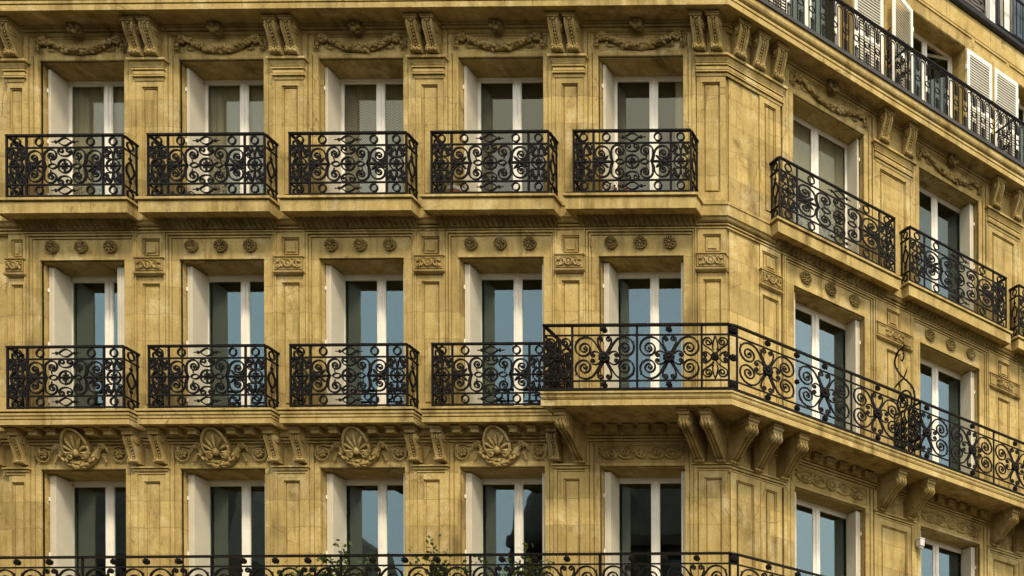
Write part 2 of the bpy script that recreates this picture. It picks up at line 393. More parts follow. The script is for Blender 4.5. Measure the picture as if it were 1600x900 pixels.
def gallery_slab(zt, u0, s1):
    pr = [(-.01, zt), (GAL, zt - .012), (GAL, zt - .04), (GAL - .02, zt - .045), (GAL - .02, zt - .085), (GAL - .035, zt - .11), (GAL - .07, zt - .111), (GAL - .07, zt - .128), (GAL - .02, zt - .132), (GAL - .02, zt - .215), (GAL - .06, zt - .22), (GAL - .06, zt - .205), (-.01, zt - .205)]
    b = MB(); b.cornered(pr, u0, s1)
    b.add([(u0, -d, z) for d, z in pr], [tuple(range(len(pr)))])
    o = put((b, 'stone_carved'), 'balcony_slab', BLD)
    e = MB(); e.cornered([(GAL - .06, zt + .034), (GAL + .006, zt + .032), (GAL + .006, zt - .002), (GAL - .03, zt - .004)], u0 - .004, s1)
    put((e, 'iron'), 'edge_strip', o)
    return o
gallery_slab(9.925, 8.70, S_END); gallery_slab(6.53, U_END, S_END)
e = MB(); e.cornered([(.40, 16.335), (.512, 16.33), (.512, 16.268), (.47, 16.266)], U_END, S_END); put((e, 'dark_zinc'), 'cornice_flashing', BLD)

# --- ornament meshes shared by the bays
def spiral(cx, cz, r0, a0, turns, k, n=30, d=1):
    return [(cx + r0 * math.exp(-k * t) * math.cos(a0 + d * t), cz + r0 * math.exp(-k * t) * math.sin(a0 + d * t)) for t in np.linspace(0, turns * 2 * math.pi, n)]
def bez(p0, p1, p2, p3, n=10):
    o = []
    for i in range(n):
        t = i / (n - 1); s_ = 1 - t
        o.append(tuple(s_ ** 3 * a + 3 * s_ * s_ * t * b_ + 3 * s_ * t * t * c + t ** 3 * e_ for a, b_, c, e_ in zip(p0, p1, p2, p3)))
    return o
def flower(b, cx, cz, r, n, y, thick, inner=.33, petal=.36, rotate=0.0):
    for i in range(n):
        a = 2 * math.pi * i / n + rotate
        rot = Matrix.Rotation(-a, 3, 'Y')
        b.ball((cx + .60 * r * math.cos(a), y - thick * .35, cz + .60 * r * math.sin(a)), (r * .40, thick * .5, r * petal), 8, 5, rot)
    b.ball((cx, y - thick * .62, cz), (r * inner, thick * .55, r * inner), 8, 5); return b
def stone_rosette(n=8, r=.095, seed=0):
    b = MB(); b.disc_y(0, 0, r, .01, -.022, 20); b.ringbar(0, 0, r * .94, r * .94, .016, .03, 20, -.028)
    
    for i in range(n + 2):
        a = 2 * math.pi * i / (n + 2) + seed * .3; c_, s_ = math.cos(a), math.sin(a)
        b.tube([(.26 * r * c_, -.045, .26 * r * s_), (.6 * r * c_, -.052, .6 * r * s_), (.9 * r * c_, -.032, .9 * r * s_)], [.006, .0125, .017], 6)
    b.ball((0, -.045, 0), (r * .24, .028, r * .24), 8, 5); return b.mesh('rosette', 'stone_patina_shade')
ROS = [stone_rosette(8, .096, 0), stone_rosette(9, .094, 1), stone_rosette(7, .097, 2)]
def big_rosette(seed):
    b = MB(); b.disc_y(0, 0, .112, .03, -.03, 20); flower(b, 0, 0, .112, 5 + seed % 2, -.03, .07, .27, .40, seed * .4); return b.mesh('rosette', 'stone_patina_shade')
BROS = [big_rosette(i) for i in range(3)]

def garland(seed):
    q = random.Random(seed); b = MB()
    for i in range(96):
        t = q.uniform(-1, 1); rr = .028 + .036 * (1 - abs(t) ** 1.6)
        x = t * .56; z = -.205 + .185 * t * t
        a = q.uniform(0, 2 * math.pi); ra = rr * math.sqrt(q.random())
        z2 = z + ra * math.sin(a); y = -.035 - (rr - ra * .4) * abs(math.cos(a)) - .01
        s_ = q.uniform(.016, .032)
        if q.random() < .55: b.ball((x, y, z2), s_, 7, 5)
        else: b.ball((x, y, z2), (s_ * 1.7, s_ * .7, s_ * .7), 6, 4, Matrix.Rotation(q.uniform(-1.2, 1.2), 3, 'Y'))
    pts = [(t * .56, -.03, -.205 + .185 * t * t) for t in np.linspace(-1, 1, 17)]
    b.tube(pts, [.022 + .032 * (1 - abs(t) ** 1.6) for t in np.linspace(-1, 1, 17)], 8)
    for s_ in (-1, 1):
        flower(b, s_ * .585, -.045, .075, 6, -.02, .075, .35, .36, q.random())
        for j in range(7):
            a = q.uniform(0, 6.28); b.ball((s_ * .585 + .06 * math.cos(a), -.045, -.045 + .055 * math.sin(a)), (.035, .025, .014), 6, 4, Matrix.Rotation(q.uniform(0, 3), 3, 'Y'))
        b.tube([(s_ * .63, -.03, -.07), (s_ * .66, -.04, -.12), (s_ * .665, -.05, -.17)], [.014, .022, .034], 8)
        for j in (-1, 0, 1): b.ball((s_ * .665 + j * .026, -.05, -.185), (.012, .018, .024), 6, 4)
        b.tube([(s_ * .70, -.02, -.03), (s_ * .72, -.03, -.08), (s_ * .705, -.03, -.13), (s_ * .725, -.02, -.17)], .011, 6)
        b.tube([(s_ * .53, -.02, -.10), (s_ * .50, -.03, -.13), (s_ * .53, -.03, -.16), (s_ * .47, -.03, -.185), (s_ * .40, -.02, -.175)], [.007, .012, .013, .012, .006], 6)
    return b.mesh('garland', 'stone_ornament')
GARL = [garland(i + 3) for i in range(4)]

def strokes_height(strokes):
    arr = [(np.array(p), wd, hh) for p, wd, hh in strokes]
    def hf(X, Z_):
        H = np.zeros_like(X); P = np.stack([X.ravel(), Z_.ravel()], 1)
        for p, wd, hh in arr:
            dm = np.full(len(P), 9.0)
            for i in range(len(p) - 1):
                a, bb = p[i], p[i + 1]; ab = bb - a; t = np.clip(((P - a) @ ab) / max(ab @ ab, 1e-9), 0, 1)
                dm = np.minimum(dm, np.linalg.norm(P - (a + t[:, None] * ab), axis=1))
            H = np.maximum(H, (hh * np.sqrt(np.clip(1 - (dm / wd) ** 2, 0, 1))).reshape(X.shape))
        return H
    return hf
def leaf_frieze(wd):
    per = .085
    def hf(X, Z_):
        z = (Z_ - Z_.min()) / (Z_.max() - Z_.min()); ph = np.abs(((X / per) % 1) - .5) * 2
        leaf = np.clip(1 - (ph / (.25 + .75 * np.sin(np.pi * np.clip(z, 0, 1) ** .7))) ** 2, 0, 1)
        rib = .35 * np.exp(-(ph / .12) ** 2); wob = .25 * np.sin(X * 190 + 9 * z) * leaf
        return .036 * (leaf * (.75 + .25 * z) + rib * leaf + wob * .5) + .010 * np.sin(X * 2 * np.pi / .034 + 7 * z) * np.sin(z * 11 + X * 23) + .008 * np.sin(X * 71 - 9 * z)
    b = MB(); b.relief(-wd, wd, 12.83, 12.93, int(wd * 2 / .0085), 9, hf, 0, lambda t: .075 + .115 * t ** 2)
    for sx in (-wd, wd): b.add([(sx, -.075, 12.83), (sx, -.10, 12.88), (sx, -.19, 12.93), (sx, .01, 12.93), (sx, .01, 12.83)], [(0, 1, 2, 3, 4)])
    return b.mesh('leaf_frieze', 'stone_patina_shade')
FRZ = leaf_frieze(.915); FRZW = leaf_frieze(1.02)
def carved_block(hw=.215):
    b = MB(); b.panelled(-hw, hw, -.10, .10, .085, [])
    st = [([(.055 * math.cos(a), .055 * math.sin(a)) for a in np.linspace(0, 6.283, 20)], .013, .022)]
    for k in range(8): a = k * math.pi / 4; st.append(([(0, 0), (.042 * math.cos(a), .042 * math.sin(a))], .011, .018))
    for s_ in (-1, 1):
        for tz in (-1, 1):
            st.append(([(s_ * x, tz * z) for x, z in bez((.07, .0), (.10, .08), (.12, .06), (.16, .02))] + [(s_ * x, tz * z) for x, z in spiral(.15, .042, .03, -.5, 1.2, .12, 14)], .010, .02))
        st.append(([(s_ * .10, -.05), (s_ * .13, 0), (s_ * .10, .05)], .012, .016))
    hfb = strokes_height(st)
    b.relief(-hw + .012, hw - .012, -.075, .075, 72, 30, lambda X, Z_: 1.7 * hfb(X, Z_), .0865)
    b.frame(-hw + .012, hw - .012, -.075, .075, [(0, .083), (0, .10), (.012, .10), (.012, .083)])
    b.returned(-hw + .09, hw - .09, [(.10, .125), (.11, .12), (.11, .105), (.09, .10)])
    b.returned(-hw + .09, hw - .09, [(.09, -.10), (.115, -.115), (.115, -.135), (.10, -.15), (.075, -.165)])
    return b.mesh('carved_block', 'stone_ornament')
BLOCK = carved_block(); BLOCKW = carved_block(.345); BLOCKN = carved_block(.135); BLOCKC = carved_block(.17)
def scroll_panel(hw=.70):
    st = []
    st.append(([(.075 * math.cos(a), .075 * math.sin(a)) for a in np.linspace(0, 6.283, 22)], .02, .03))
    for k in range(7): a = k * 6.283 / 7; st.append(([(0, 0), (.05 * math.cos(a), .05 * math.sin(a))], .016, .028))
    for s_ in (-1, 1):
        for i, cx in enumerate((.24, .46)):
            f = 1 if i % 2 == 0 else -1
            st.append(([(s_ * x, f * z) for x, z in spiral(cx, .012, .095, math.pi, 1.7, .14, 26, -1)], .014, .026))
            st.append(([(s_ * x, f * z) for x, z in bez((cx - .12, -.07), (cx - .05, -.105), (cx + .05, -.105), (cx + .12, -.04))], .013, .022))
            st.append(([(s_ * x, f * z) for x, z in bez((cx + .06, .09), (cx + .10, .06), (cx + .13, .08), (cx + .15, .03))], .015, .022))
            for k in range(4): a = .8 * k; st.append(([(s_ * (cx + .03 * math.cos(a)), f * .03 * math.sin(a)), (s_ * (cx + .055 * math.cos(a)), f * .055 * math.sin(a))], .011, .02))
        st.append(([(s_ * .60, -.05), (s_ * .64, .0), (s_ * .61, .06), (s_ * .66, .08)], .016, .022))
    hfb = strokes_height(st); b = MB(); b.relief(-hw + .01, hw - .01, -.125, .125, 200, 40, lambda X, Z_: 1.9 * hfb(X, Z_), .026)
    b.frame(-hw, hw, -.135, .135, [(-.02, .02), (-.02, .035), (0, .04), (.018, .04), (.02, .0)])
    return b.mesh('scroll_relief', 'stone_ornament')
SCRP = scroll_panel()

def shell_cartouche():
    b = MB(); tilt = Matrix.Rotation(R(22), 3, 'X')
    def P(x, y, z):                                     # tilt the shell forward
        q = tilt @ Vector((x * .94, y, z * .94)); return (q.x, q.y - .13, q.z + .06)
    def egg(t): return (.205 * math.cos(t) * (1 - .13 * math.sin(t)), .255 * math.sin(t))
    rim = [P(egg(t)[0], -.02, egg(t)[1]) for t in np.linspace(0, 2 * math.pi, 33)]
    b.tube(rim, .022, 7)
    plate = [P(.96 * egg(t)[0], .0, .96 * egg(t)[1]) for t in np.linspace(0, 2 * math.pi, 25)[:-1]]
    back = [P(.80 * egg(t)[0], .14, .80 * egg(t)[1]) for t in np.linspace(0, 2 * math.pi, 25)[:-1]]
    b.loops([back, plate])
    base = (0, -.13)
    for k in range(9):
        a = R(90 + (k - 4) * 25); ln = .29 - .012 * abs(k - 4) ** 1.7
        if abs(k - 4) == 4: ln = .15
        mid_ = []
        for t in np.linspace(0.12, 1, 7):
            x = base[0] + ln * t * math.cos(a) * (1 + .1 * t); z = base[1] + ln * t * math.sin(a)
            z -= .05 * t * t * abs(k - 4) / 4
            mid_.append(P(x, -.012 - .018 * math.sin(math.pi * t), z))
        b.tube(mid_, [.010, .014, .019, .023, .025, .023, .014], 6)
    b.ball(P(0, -.04, -.11), (.045, .04, .06), 8, 6)
    for s_ in (-1, 1):
        pts = [P(s_ * x, -.045, z) for x, z in spiral(.115, -.165, .062, R(120), 1.5, .13, 20, -1)]
        b.tube(pts, .015, 6)
        vol = [(s_ * x, -.07, z) for x, z in spiral(.335, .075, .058, R(-60), 1.6, .13, 20)]
        b.tube(vol, .014, 6); b.disc_y(s_ * .335, .075, .05, .02, -.06, 14)
        b.tube([(s_ * .30, -.05, .045), (s_ * .27, -.06, -.02), (s_ * .23, -.07, -.08)], [.03, .045, .04], 7)
        b.tube([(s_ * .37, -.06, .10), (s_ * .41, -.06, .06), (s_ * .43, -.05, .0), (s_ * .46, -.04, -.03)], [.012, .022, .018, .008], 6)
        for j in range(4): b.ball((s_ * (.36 + .012 * j), -.04, -.05 - .033 * j), (.03 - .004 * j, .022, .022), 7, 4)
        b.ball((s_ * .405, -.04, -.15), (.012, .02, .03), 6, 4)
        sc_ = [(s_ * x, -.03, z) for x, z in spiral(.595, -.045, .115, R(30), .9, .05, 22, -1)]
        b.tube(sc_, .013, 6); flower(b, s_ * .595, -.035, .07, 6, -.015, .05, .32, .36, .2)
        b.tube([(s_ * .50, -.02, .06), (s_ * .56, -.03, .085), (s_ * .66, -.02, .08)], [.006, .013, .006], 6)
    q = random.Random(2)
    for i in range(60):
        t = q.uniform(-1, 1); x = t * .29; z = -.235 + .20 * t * t
        rot = Matrix.Rotation(math.atan2(.4 * t, .29) * -1 + q.uniform(-.5, .5), 3, 'Y')
        b.ball((x, -.05 - q.uniform(0, .05), z + q.uniform(-.04, .04)), (.045, .018, .02), 6, 4, rot)
    b.tube([(t * .29, -.035, -.235 + .20 * t * t) for t in np.linspace(-1, 1, 13)], [.02 + .03 * (1 - t * t) for t in np.linspace(-1, 1, 13)], 8)
    return b.mesh('shell_cartouche', 'stone_ornament')
SHELL = shell_cartouche()

def bracket_top():      # console under the main cornice; origin at its top on the wall plane
    b = MB(); hw = .072
    fr = [(.335, -.055), (.345, -.10), (.335, -.15), (.30, -.21), (.255, -.28), (.215, -.34), (.20, -.37), (.215, -.395), (.235, -.415), (.24, -.44), (.225, -.465), (.19, -.475), (.155, -.465)]
    prof = [(.0, -.05)] + [(-d, z) for d, z in fr] + [(0, -.45)]
    b.prism_x(prof, .024, hw); b.prism_x(prof, -hw, -.024)
    b.prism_x([(.0, -.05)] + [(-d + (.034 if j < 8 else 0), z) for j, (d, z) in enumerate(fr)] + [(0, -.45)], -.024, .024)
    for s_ in (-1, 1):                                   # raised edge fillets and volutes
        pr2 = [(-(d + .022), z) for d, z in fr[:-4]] + [(-(d - .03), z) for d, z in reversed(fr[:-4])]
        b.prism_x(pr2, s_ * hw - .022 if s_ > 0 else -hw - .006, s_ * hw + .006 if s_ > 0 else -hw + .022)
        b.disc_x(-.185, -.43, .052, s_ * hw - .01, s_ * (hw + .02)); b.disc_x(-.25, -.12, .075, s_ * hw - .01, s_ * (hw + .016))
        b.disc_x(-.25, -.12, .03, s_ * hw, s_ * (hw + .03))
    for i in range(10):
        t = i / 9; k = .6 + t * 5.2; j = int(k); f = k - j
        d = fr[j][0] * (1 - f) + fr[j + 1][0] * f; z = fr[j][1] * (1 - f) + fr[j + 1][1] * f
        b.ball((0, -d + .012, z), .0185, 7, 5)
    for i in range(5): b.ball((-.06 + .03 * i, -.232, -.44 + .012 * (i % 2)), (.02, .022, .03), 6, 4)
    b.ball((0, -.345, -.055), (.035, .02, .03), 7, 5)
    b.tube([(-.08, -.345, -.02), (-.035, -.355, -.055), (0, -.36, -.095), (.035, -.355, -.055), (.08, -.345, -.02)], .011, 6)
    b.returned(-.085, .085, [(.01, .0), (.02, -.005), (.02, -.03), (.008, -.04), (.0, -.055)]) if False else None
    b.box(-.108, .108, -.395, .0, -.03, .0); b.box(-.094, .094, -.38, .0, -.055, -.03)
    return b.mesh('bracket', 'stone_ornament')
BR1 = bracket_top()
def bracket_small():    # beaded console under the window slabs
    b = MB(); hw = .068
    fr = [(.20, -.0), (.222, -.03), (.215, -.08), (.185, -.15), (.15, -.24), (.128, -.31), (.13, -.335), (.15, -.355), (.15, -.385), (.125, -.40)]
    pf = [(0, 0)] + [(-d, z) for d, z in fr] + [(0, -.38)]; b.prism_x(pf, .022, hw); b.prism_x(pf, -hw, -.022)
    b.prism_x([(0, 0)] + [(-d + (.03 if 0 < j < 7 else 0), z) for j, (d, z) in enumerate(fr)] + [(0, -.38)], -.022, .022)
    for s_ in (-1, 1):
        b.disc_x(-.165, -.05, .062, s_ * hw - .01, s_ * (hw + .022)); b.disc_x(-.165, -.05, .026, s_ * hw, s_ * (hw + .034))
        b.disc_x(-.12, -.365, .038, s_ * hw - .01, s_ * (hw + .016))
        pr2 = [(-(d + .02), z) for d, z in fr[:-3]] + [(-(d - .03), z) for d, z in reversed(fr[:-3])]
        b.prism_x(pr2, (hw - .02) if s_ > 0 else -hw - .004, (hw + .004) if s_ > 0 else -hw + .02)
    for i in range(9):
        t = i / 8; k = .9 + t * 4.2; j = int(k); f = k - j
        b.ball((0, -(fr[j][0] * (1 - f) + fr[j + 1][0] * f) + .010, fr[j][1] * (1 - f) + fr[j + 1][1] * f), .018, 7, 5)
    for i in range(4): b.ball((-.042 + .028 * i, -.145, -.365), (.018, .02, .026), 6, 4)
    return b.mesh('bracket', 'stone_ornament')
BR3 = bracket_small()
def bracket_big():      # long console under the gallery; origin at the slab soffit
    b = MB(); hw = .070
    b.box(-.092, .092, -.76, -.02, -.045, 0); b.box(-.084, .084, -.735, -.02, -.09, -.045); b.box(-.076, .076, -.71, -.02, -.15, -.09)
    fr = [(.69, -.15), (.715, -.18), (.715, -.215), (.685, -.245), (.62, -.265), (.52, -.30), (.40, -.37), (.30, -.44), (.20, -.50), (.155, -.52), (.15, -.55), (.12, -.57), (.07, -.565)]
    b.prism_x([(0, -.15)] + [(-d, z) for d, z in fr] + [(0, -.55)], -hw, hw)
    for k in (-1, 0, 1):                                  # three rounded flutes along the front
        x = k * .050
        b.tube([(x, -d - .004, z) for d, z in fr[:10]], [.021] * 10, 8)
        b.ball((x, -.135, -.545), (.026, .035, .028), 7, 5)
    for s_ in (-1, 1): b.disc_x(-.655, -.205, .055, s_ * hw - .01, s_ * (hw + .016)); b.disc_x(-.655, -.205, .022, s_ * hw, s_ * (hw + .028))
    return b.mesh('bracket', 'stone_ornament')
BRB = bracket_big()
def mutule(hw):
    b = MB()
    b.prism_x([(0, 0), (-.285, 0), (-.285, -.02), (-.265, -.045), (-.265, -.05), (-.25, -.055), (-.25, -.105), (0, -.105)], -hw, hw)
    b.prism_x([(0, .0), (-.285, 0), (-.285, -.02), (-.262, -.048), (0, -.048)], -hw - .012, hw + .012)
    return b.mesh('mutule', 'stone_ornament')
MUT = mutule(.062); MUTB = mutule(.082)

SURR1 = [(0, -.03), (0, .028), (.012, .035), (.075, .035), (.08, .022), (.09, .022), (.095, .045), (.145, .045), (.152, .03), (.162, .03), (.168, .062), (.20, .062), (.205, .0)]
def surround_plain(z0, z1, zt, m):   # rows one and three: architrave, flat head up to zt
    b = MB(); b.frame(-HW, HW, z0, z1, SURR1[:4] + [(.075, 0.0)], closed=False)
    for s_ in (-1, 1):
        xs = sorted((s_ * (HW + .075), s_ * (HW + .21)))
        for o0, o1, d in ((.089, .140, .044), (.153, .206, .060)):
            x0, x1 = sorted((s_ * (HW + o0), s_ * (HW + o1))); b.box(x0, x1, -d, .0, z0, zt)
    b.box(-HW - .074, HW + .074, -.020, 0.0, z1 + .077, zt - .002)
    return b.mesh('window_surround', m)
def surround_head(z0, z1, m):         # row two: nested fillets with a plain head for three rosettes
    b = MB(); zt = 12.815; hx = .868; zi = z1
    b.frame(-HW, HW, z0, zi, [(0, -.03), (0, .034), (.03, .034), (.033, .028), (.10, .028)], closed=False)
    b.holed(-hx + .095, hx - .095, z0, zt - .095, .0275, [(-HW - .02, HW + .02, z0, zi + .02)])
    b.frame(-hx + .10, hx - .10, z0, zt - .10, [(0, .004), (.012, .004), (.014, .045), (.034, .048), (.035, .004), (.049, .004), (.051, .064), (.073, .066), (.074, .01), (.086, .01), (.088, .074), (.104, .074), (.104, 0)], closed=False)
    return b.mesh('window_surround', m)

# slabs under the windows of row one and row two (main wing), with mitred returns
def slab1(hw, m):
    b = MB(); b.returned(-hw + .37, hw - .37, [(.40, 13.152), (.40, 13.118), (.345, 13.116), (.345, 13.10), (.37, 13.096), (.37, 12.93), (.345, 12.925), (.345, 12.94), (.18, 12.94)]); return b.mesh('balcony_slab', m)
def slab2(hw, m):
    b = MB(); b.returned(-hw + .37, hw - .37, [(.40, 9.922), (.40, 9.89), (.35, 9.889), (.35, 9.872), (.385, 9.868), (.385, 9.838), (.37, 9.825), (.37, 9.79), (.335, 9.789), (.335, 9.772), (.375, 9.768), (.375, 9.695), (.34, 9.69), (.34, 9.70), (.10, 9.70)]); return b.mesh('balcony_slab', m)

# lintel soffits: three joggled stones each
def lintel_stones(M, z, hw=HW):
    xs = [-hw + .002, -hw * .36, hw * .32, hw - .002]
    for a, c in zip(xs, xs[1:]):
        b = MB(); b.box(a + .003, c - .003, .012, .40, z - .014, z + .05)
        put((b, 'stone_carved'), 'lintel_stone', BLD, M)

# ------------------------------------------------------------------ windows
def bx(x0, x1, y0, y1, z0, z1): return MB().box(x0, x1, y0, y1, z0, z1)
WINC = {}
def window(M, row, k, sh=(1, 1), thick=None, H=None, Wd=OW, reveal=.40, header=True, room=True, opened=0, old=False):
    H = H or (ROWS[row][1] - ROWS[row][0]); hw = Wd / 2; hd = .022 if header else .0
    key = (round(H, 3), Wd, header, old)
    if key not in WINC:
        fr = MB(); fr.box(-hw + .001, -hw + .03, 0, .07, 0, H - .001); fr.box(hw - .03, hw - .001, 0, .07, 0, H - .001)
        fr.box(-hw + .03, hw - .03, 0, .07, H - .025 - hd, H - .001); fr.box(-hw + .03, hw - .03, -.01, .07, 0, .05)
        
        cw = hw - .03; ch = H - .025 - hd - .05
        ca_ = MB()          # left casement, hinge at x = 0, leaf to x = cw
        for x0, x1, z0, z1 in ((0, .04, 0, ch), (cw - .058, cw - .003, 0, ch), (.04, cw - .058, ch - .038, ch), (.04, cw - .058, 0, .13), ): ca_.box(x0, x1, 0, .045, z0, z1)
        for x0, x1, z0, z1 in ((.04, .05, .13, ch - .038), (cw - .068, cw - .058, .13, ch - .038), (.05, cw - .068, ch - .048, ch - .038), (.05, cw - .068, .13, .142)): ca_.box(x0, x1, .010, .035, z0, z1)
        pn = bx(.05, cw - .068, .019, .025, .142, ch - .048)
        cv = MB(); cv.box(-.024, .024, -.012, .0, .05, H - .03 - hd); cv.box(-.014, .014, -.02, -.012, .06, H - .045 - hd)
        WINC[key] = (fr.mesh('window', 'white_paint'), ca_.mesh('casement', 'white_paint'), pn.mesh('pane', 'old_glass' if old else 'glass'), cv.mesh('cover_strip', 'white_paint'), cw, ch)
    fm, cm, pm, cv, cw, ch = WINC[key]
    wn = put(fm, 'window', BLD, M @ T(0, reveal, 0))
    jit = ((row * 5 + k * 3) % 7 - 3) * .0014
    for side in (0, 1):
        ang = abs(jit) * (.6 if side else 1) + (opened if side else 0)
        Mc = T(-hw + .03, .012, .05) @ Matrix.Rotation(ang, 4, 'Z') if side == 0 else T(hw - .03, .012, .05) @ Matrix.Rotation(-ang, 4, 'Z') @ MIRX
        put(cm, 'casement', wn, Mc); put(pm, 'pane', wn, Mc)
    put(cv, 'cover_strip', wn, T(0, .012 - .001, 0))
    th = thick if thick is not None else (.042, .085, .095)[row]
    for s_, on in ((-1, sh[0]), (1, sh[1])):
        if not on: continue
        b = MB(); tt = th * (on if on > 1 else 1); x0 = s_ * (hw - .016); x1 = s_ * (hw - .013 - tt)
        a, c = sorted((x0, x1)); nl = max(2, int(tt / .022))
        for j in range(nl):                 # folded leaves lying against the reveal
            f0 = a + (c - a) * j / nl; f1 = a + (c - a) * (j + 1) / nl - .002
            b.box(f0, f1, -.30 + .006 * (j % 2), -.015, .02, H - .035)
        shu = put((b, 'shutter_paint'), 'shutter', wn)
        for zz in (H * .14, H * .5, H * .84): put((bx(s_ * (hw - .014) - .007, s_ * (hw - .014) + .007, -.315, -.299, zz - .028, zz + .028), 'white_paint'), 'hinge', wn)
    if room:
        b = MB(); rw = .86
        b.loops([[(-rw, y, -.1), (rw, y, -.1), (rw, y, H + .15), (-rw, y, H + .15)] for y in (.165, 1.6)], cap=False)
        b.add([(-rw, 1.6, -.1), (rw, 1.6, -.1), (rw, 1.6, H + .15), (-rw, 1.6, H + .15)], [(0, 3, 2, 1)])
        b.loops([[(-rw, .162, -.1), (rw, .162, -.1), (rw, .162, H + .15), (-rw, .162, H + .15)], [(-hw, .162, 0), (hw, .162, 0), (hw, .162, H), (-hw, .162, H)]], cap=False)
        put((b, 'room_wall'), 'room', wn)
    return wn

# ------------------------------------------------------------------ ironwork
K = .001243
def sym(me, name, parent, M=None, ms=(0, 1, 2, 3), sx=1.0, sz=1.0):
    M = M or Matrix.Identity(4)
    for i in ms: put(me, name, parent, M @ SC((-1 if i & 1 else 1) * sx, 1, (-1 if i & 2 else 1) * sz))
def k_(pts): return [(x * K, z * K) for x, z in pts]
def im(name, *f):
    b = MB()
    for q_ in f: q_(b)
    return b.mesh(name, 'iron')
BW = .0225
SCA = im('scroll', lambda b: b.bar(k_(bez((-236, 0), (-262, 30), (-272, 62), (-272, 100), 7)[:-1] + spiral(-385, 100, 113, 0, 2.1, .150, 44)), BW, .02, taper=(1.1, .8)), lambda b: b.ball((-385 * K, 0, 100 * K), (.016, .014, .016), 6, 4))
SCB = im('scroll', lambda b: b.bar(k_(bez((-232, 0), (-250, 30), (-258, 70), (-256, 105), 7)[:-1] + spiral(-165, 130, 92, R(180 - 12), 1.9, .150, 40, -1)), BW, .02, taper=(1.1, .8)), lambda b: b.ball((-165 * K, 0, 130 * K), (.016, .014, .016), 6, 4),
         lambda b: b.bar(k_([(-170, 45), (-178, 75), (-160, 95), (-172, 120)]), .013, .016))
CUP = im('scroll', lambda b: b.bar(k_(list(reversed(spiral(-45, 188, 40, R(200), 1.1, .16, 16, -1))) + bez((-84, 175), (-70, 105), (70, 105), (84, 175), 12) + spiral(45, 188, 40, R(-20), 1.1, .16, 16)), .0185, .022))
LEAF = im('leaf_spray', *[(lambda b, a=a, l=l: b.ball((-385 * K + (60 if abs(a) > 2 else 78) * K * math.cos(a) * 1.0, 0, 62 * K * math.sin(a)), (l * K, .014, 19 * K), 8, 5, Matrix.Rotation(-a, 3, 'Y'))) for a, l in ((0, 92), (.75, 55), (-.75, 55), (2.6, 55), (-2.6, 55), (3.14, 60))], lambda b: b.ball((-385 * K, 0, 0), (34 * K, .02, 34 * K), 8, 5))
def fleur(r):
    b = MB(); b.ringbar(0, 0, r, r, .021, .022, 24)
    for i in range(4):
        a = i * math.pi / 2; b.ball((.52 * r * math.cos(a), 0, .52 * r * math.sin(a)), (.42 * r, .013, .22 * r), 8, 5, Matrix.Rotation(-a, 3, 'Y'))
        a += math.pi / 4; b.ball((.45 * r * math.cos(a), 0, .45 * r * math.sin(a)), (.26 * r, .012, .13 * r), 6, 4, Matrix.Rotation(-a, 3, 'Y'))
    b.ball((0, -.006, 0), (.24 * r, .02, .24 * r), 8, 5); return b.mesh('ring', 'iron')
FLE = fleur(82 * K)
OVAL = im('ring', lambda b: b.ringbar(-150 * K, 0, 46 * K, 29 * K, .019, .022, 18), lambda b: b.ball((-205 * K, 0, 0), (.016, .012, .012), 6, 4))
RNG = im('ring', lambda b: b.ringbar(0, 0, 44 * K, 47 * K, .020, .022, 20), lambda b: b.box(-.006, .006, -.007, .007, 50 * K, 66 * K), lambda b: b.box(-.006, .006, -.007, .007, -66 * K, -50 * K))
ALM = im('almond', lambda b: b.bar(k_([(-86 + 172 * t, 46 * math.sin(math.pi * t)) for t in np.linspace(0, 1, 13)]), .018, .022), lambda b: b.bar(k_([(-86 + 172 * t, -46 * math.sin(math.pi * t)) for t in np.linspace(0, 1, 13)]), .018, .022),
         *[(lambda b, s_=s_: (b.ball((s_ * 112 * K, 0, 0), (.026, .016, .028), 8, 5), b.ball((s_ * 150 * K, 0, 0), (.034, .010, .008), 6, 4))) for s_ in (-1, 1)])
NCR = im('scroll', lambda b: b.bar(k_([(0, 82), (4, 110)] + bez((4, 110), (10, 180), (30, 222), (62, 222), 8) + spiral(62, 172, 50, R(90), 1.7, .16, 30, -1)), .018, .022),
         lambda b: b.bar(k_(bez((30, 92), (70, 75), (100, 90), (98, 118), 6) + spiral(72, 118, 26, 0, 1.3, .17, 18)), .0155, .020), lambda b: b.ball((62 * K, 0, 172 * K), (.02, .014, .02), 6, 4))
NSIDE = im('leaf_spray', lambda b: b.ball((104 * K, 0, 0), (.03, .012, .014), 6, 4))
RAILH = .926
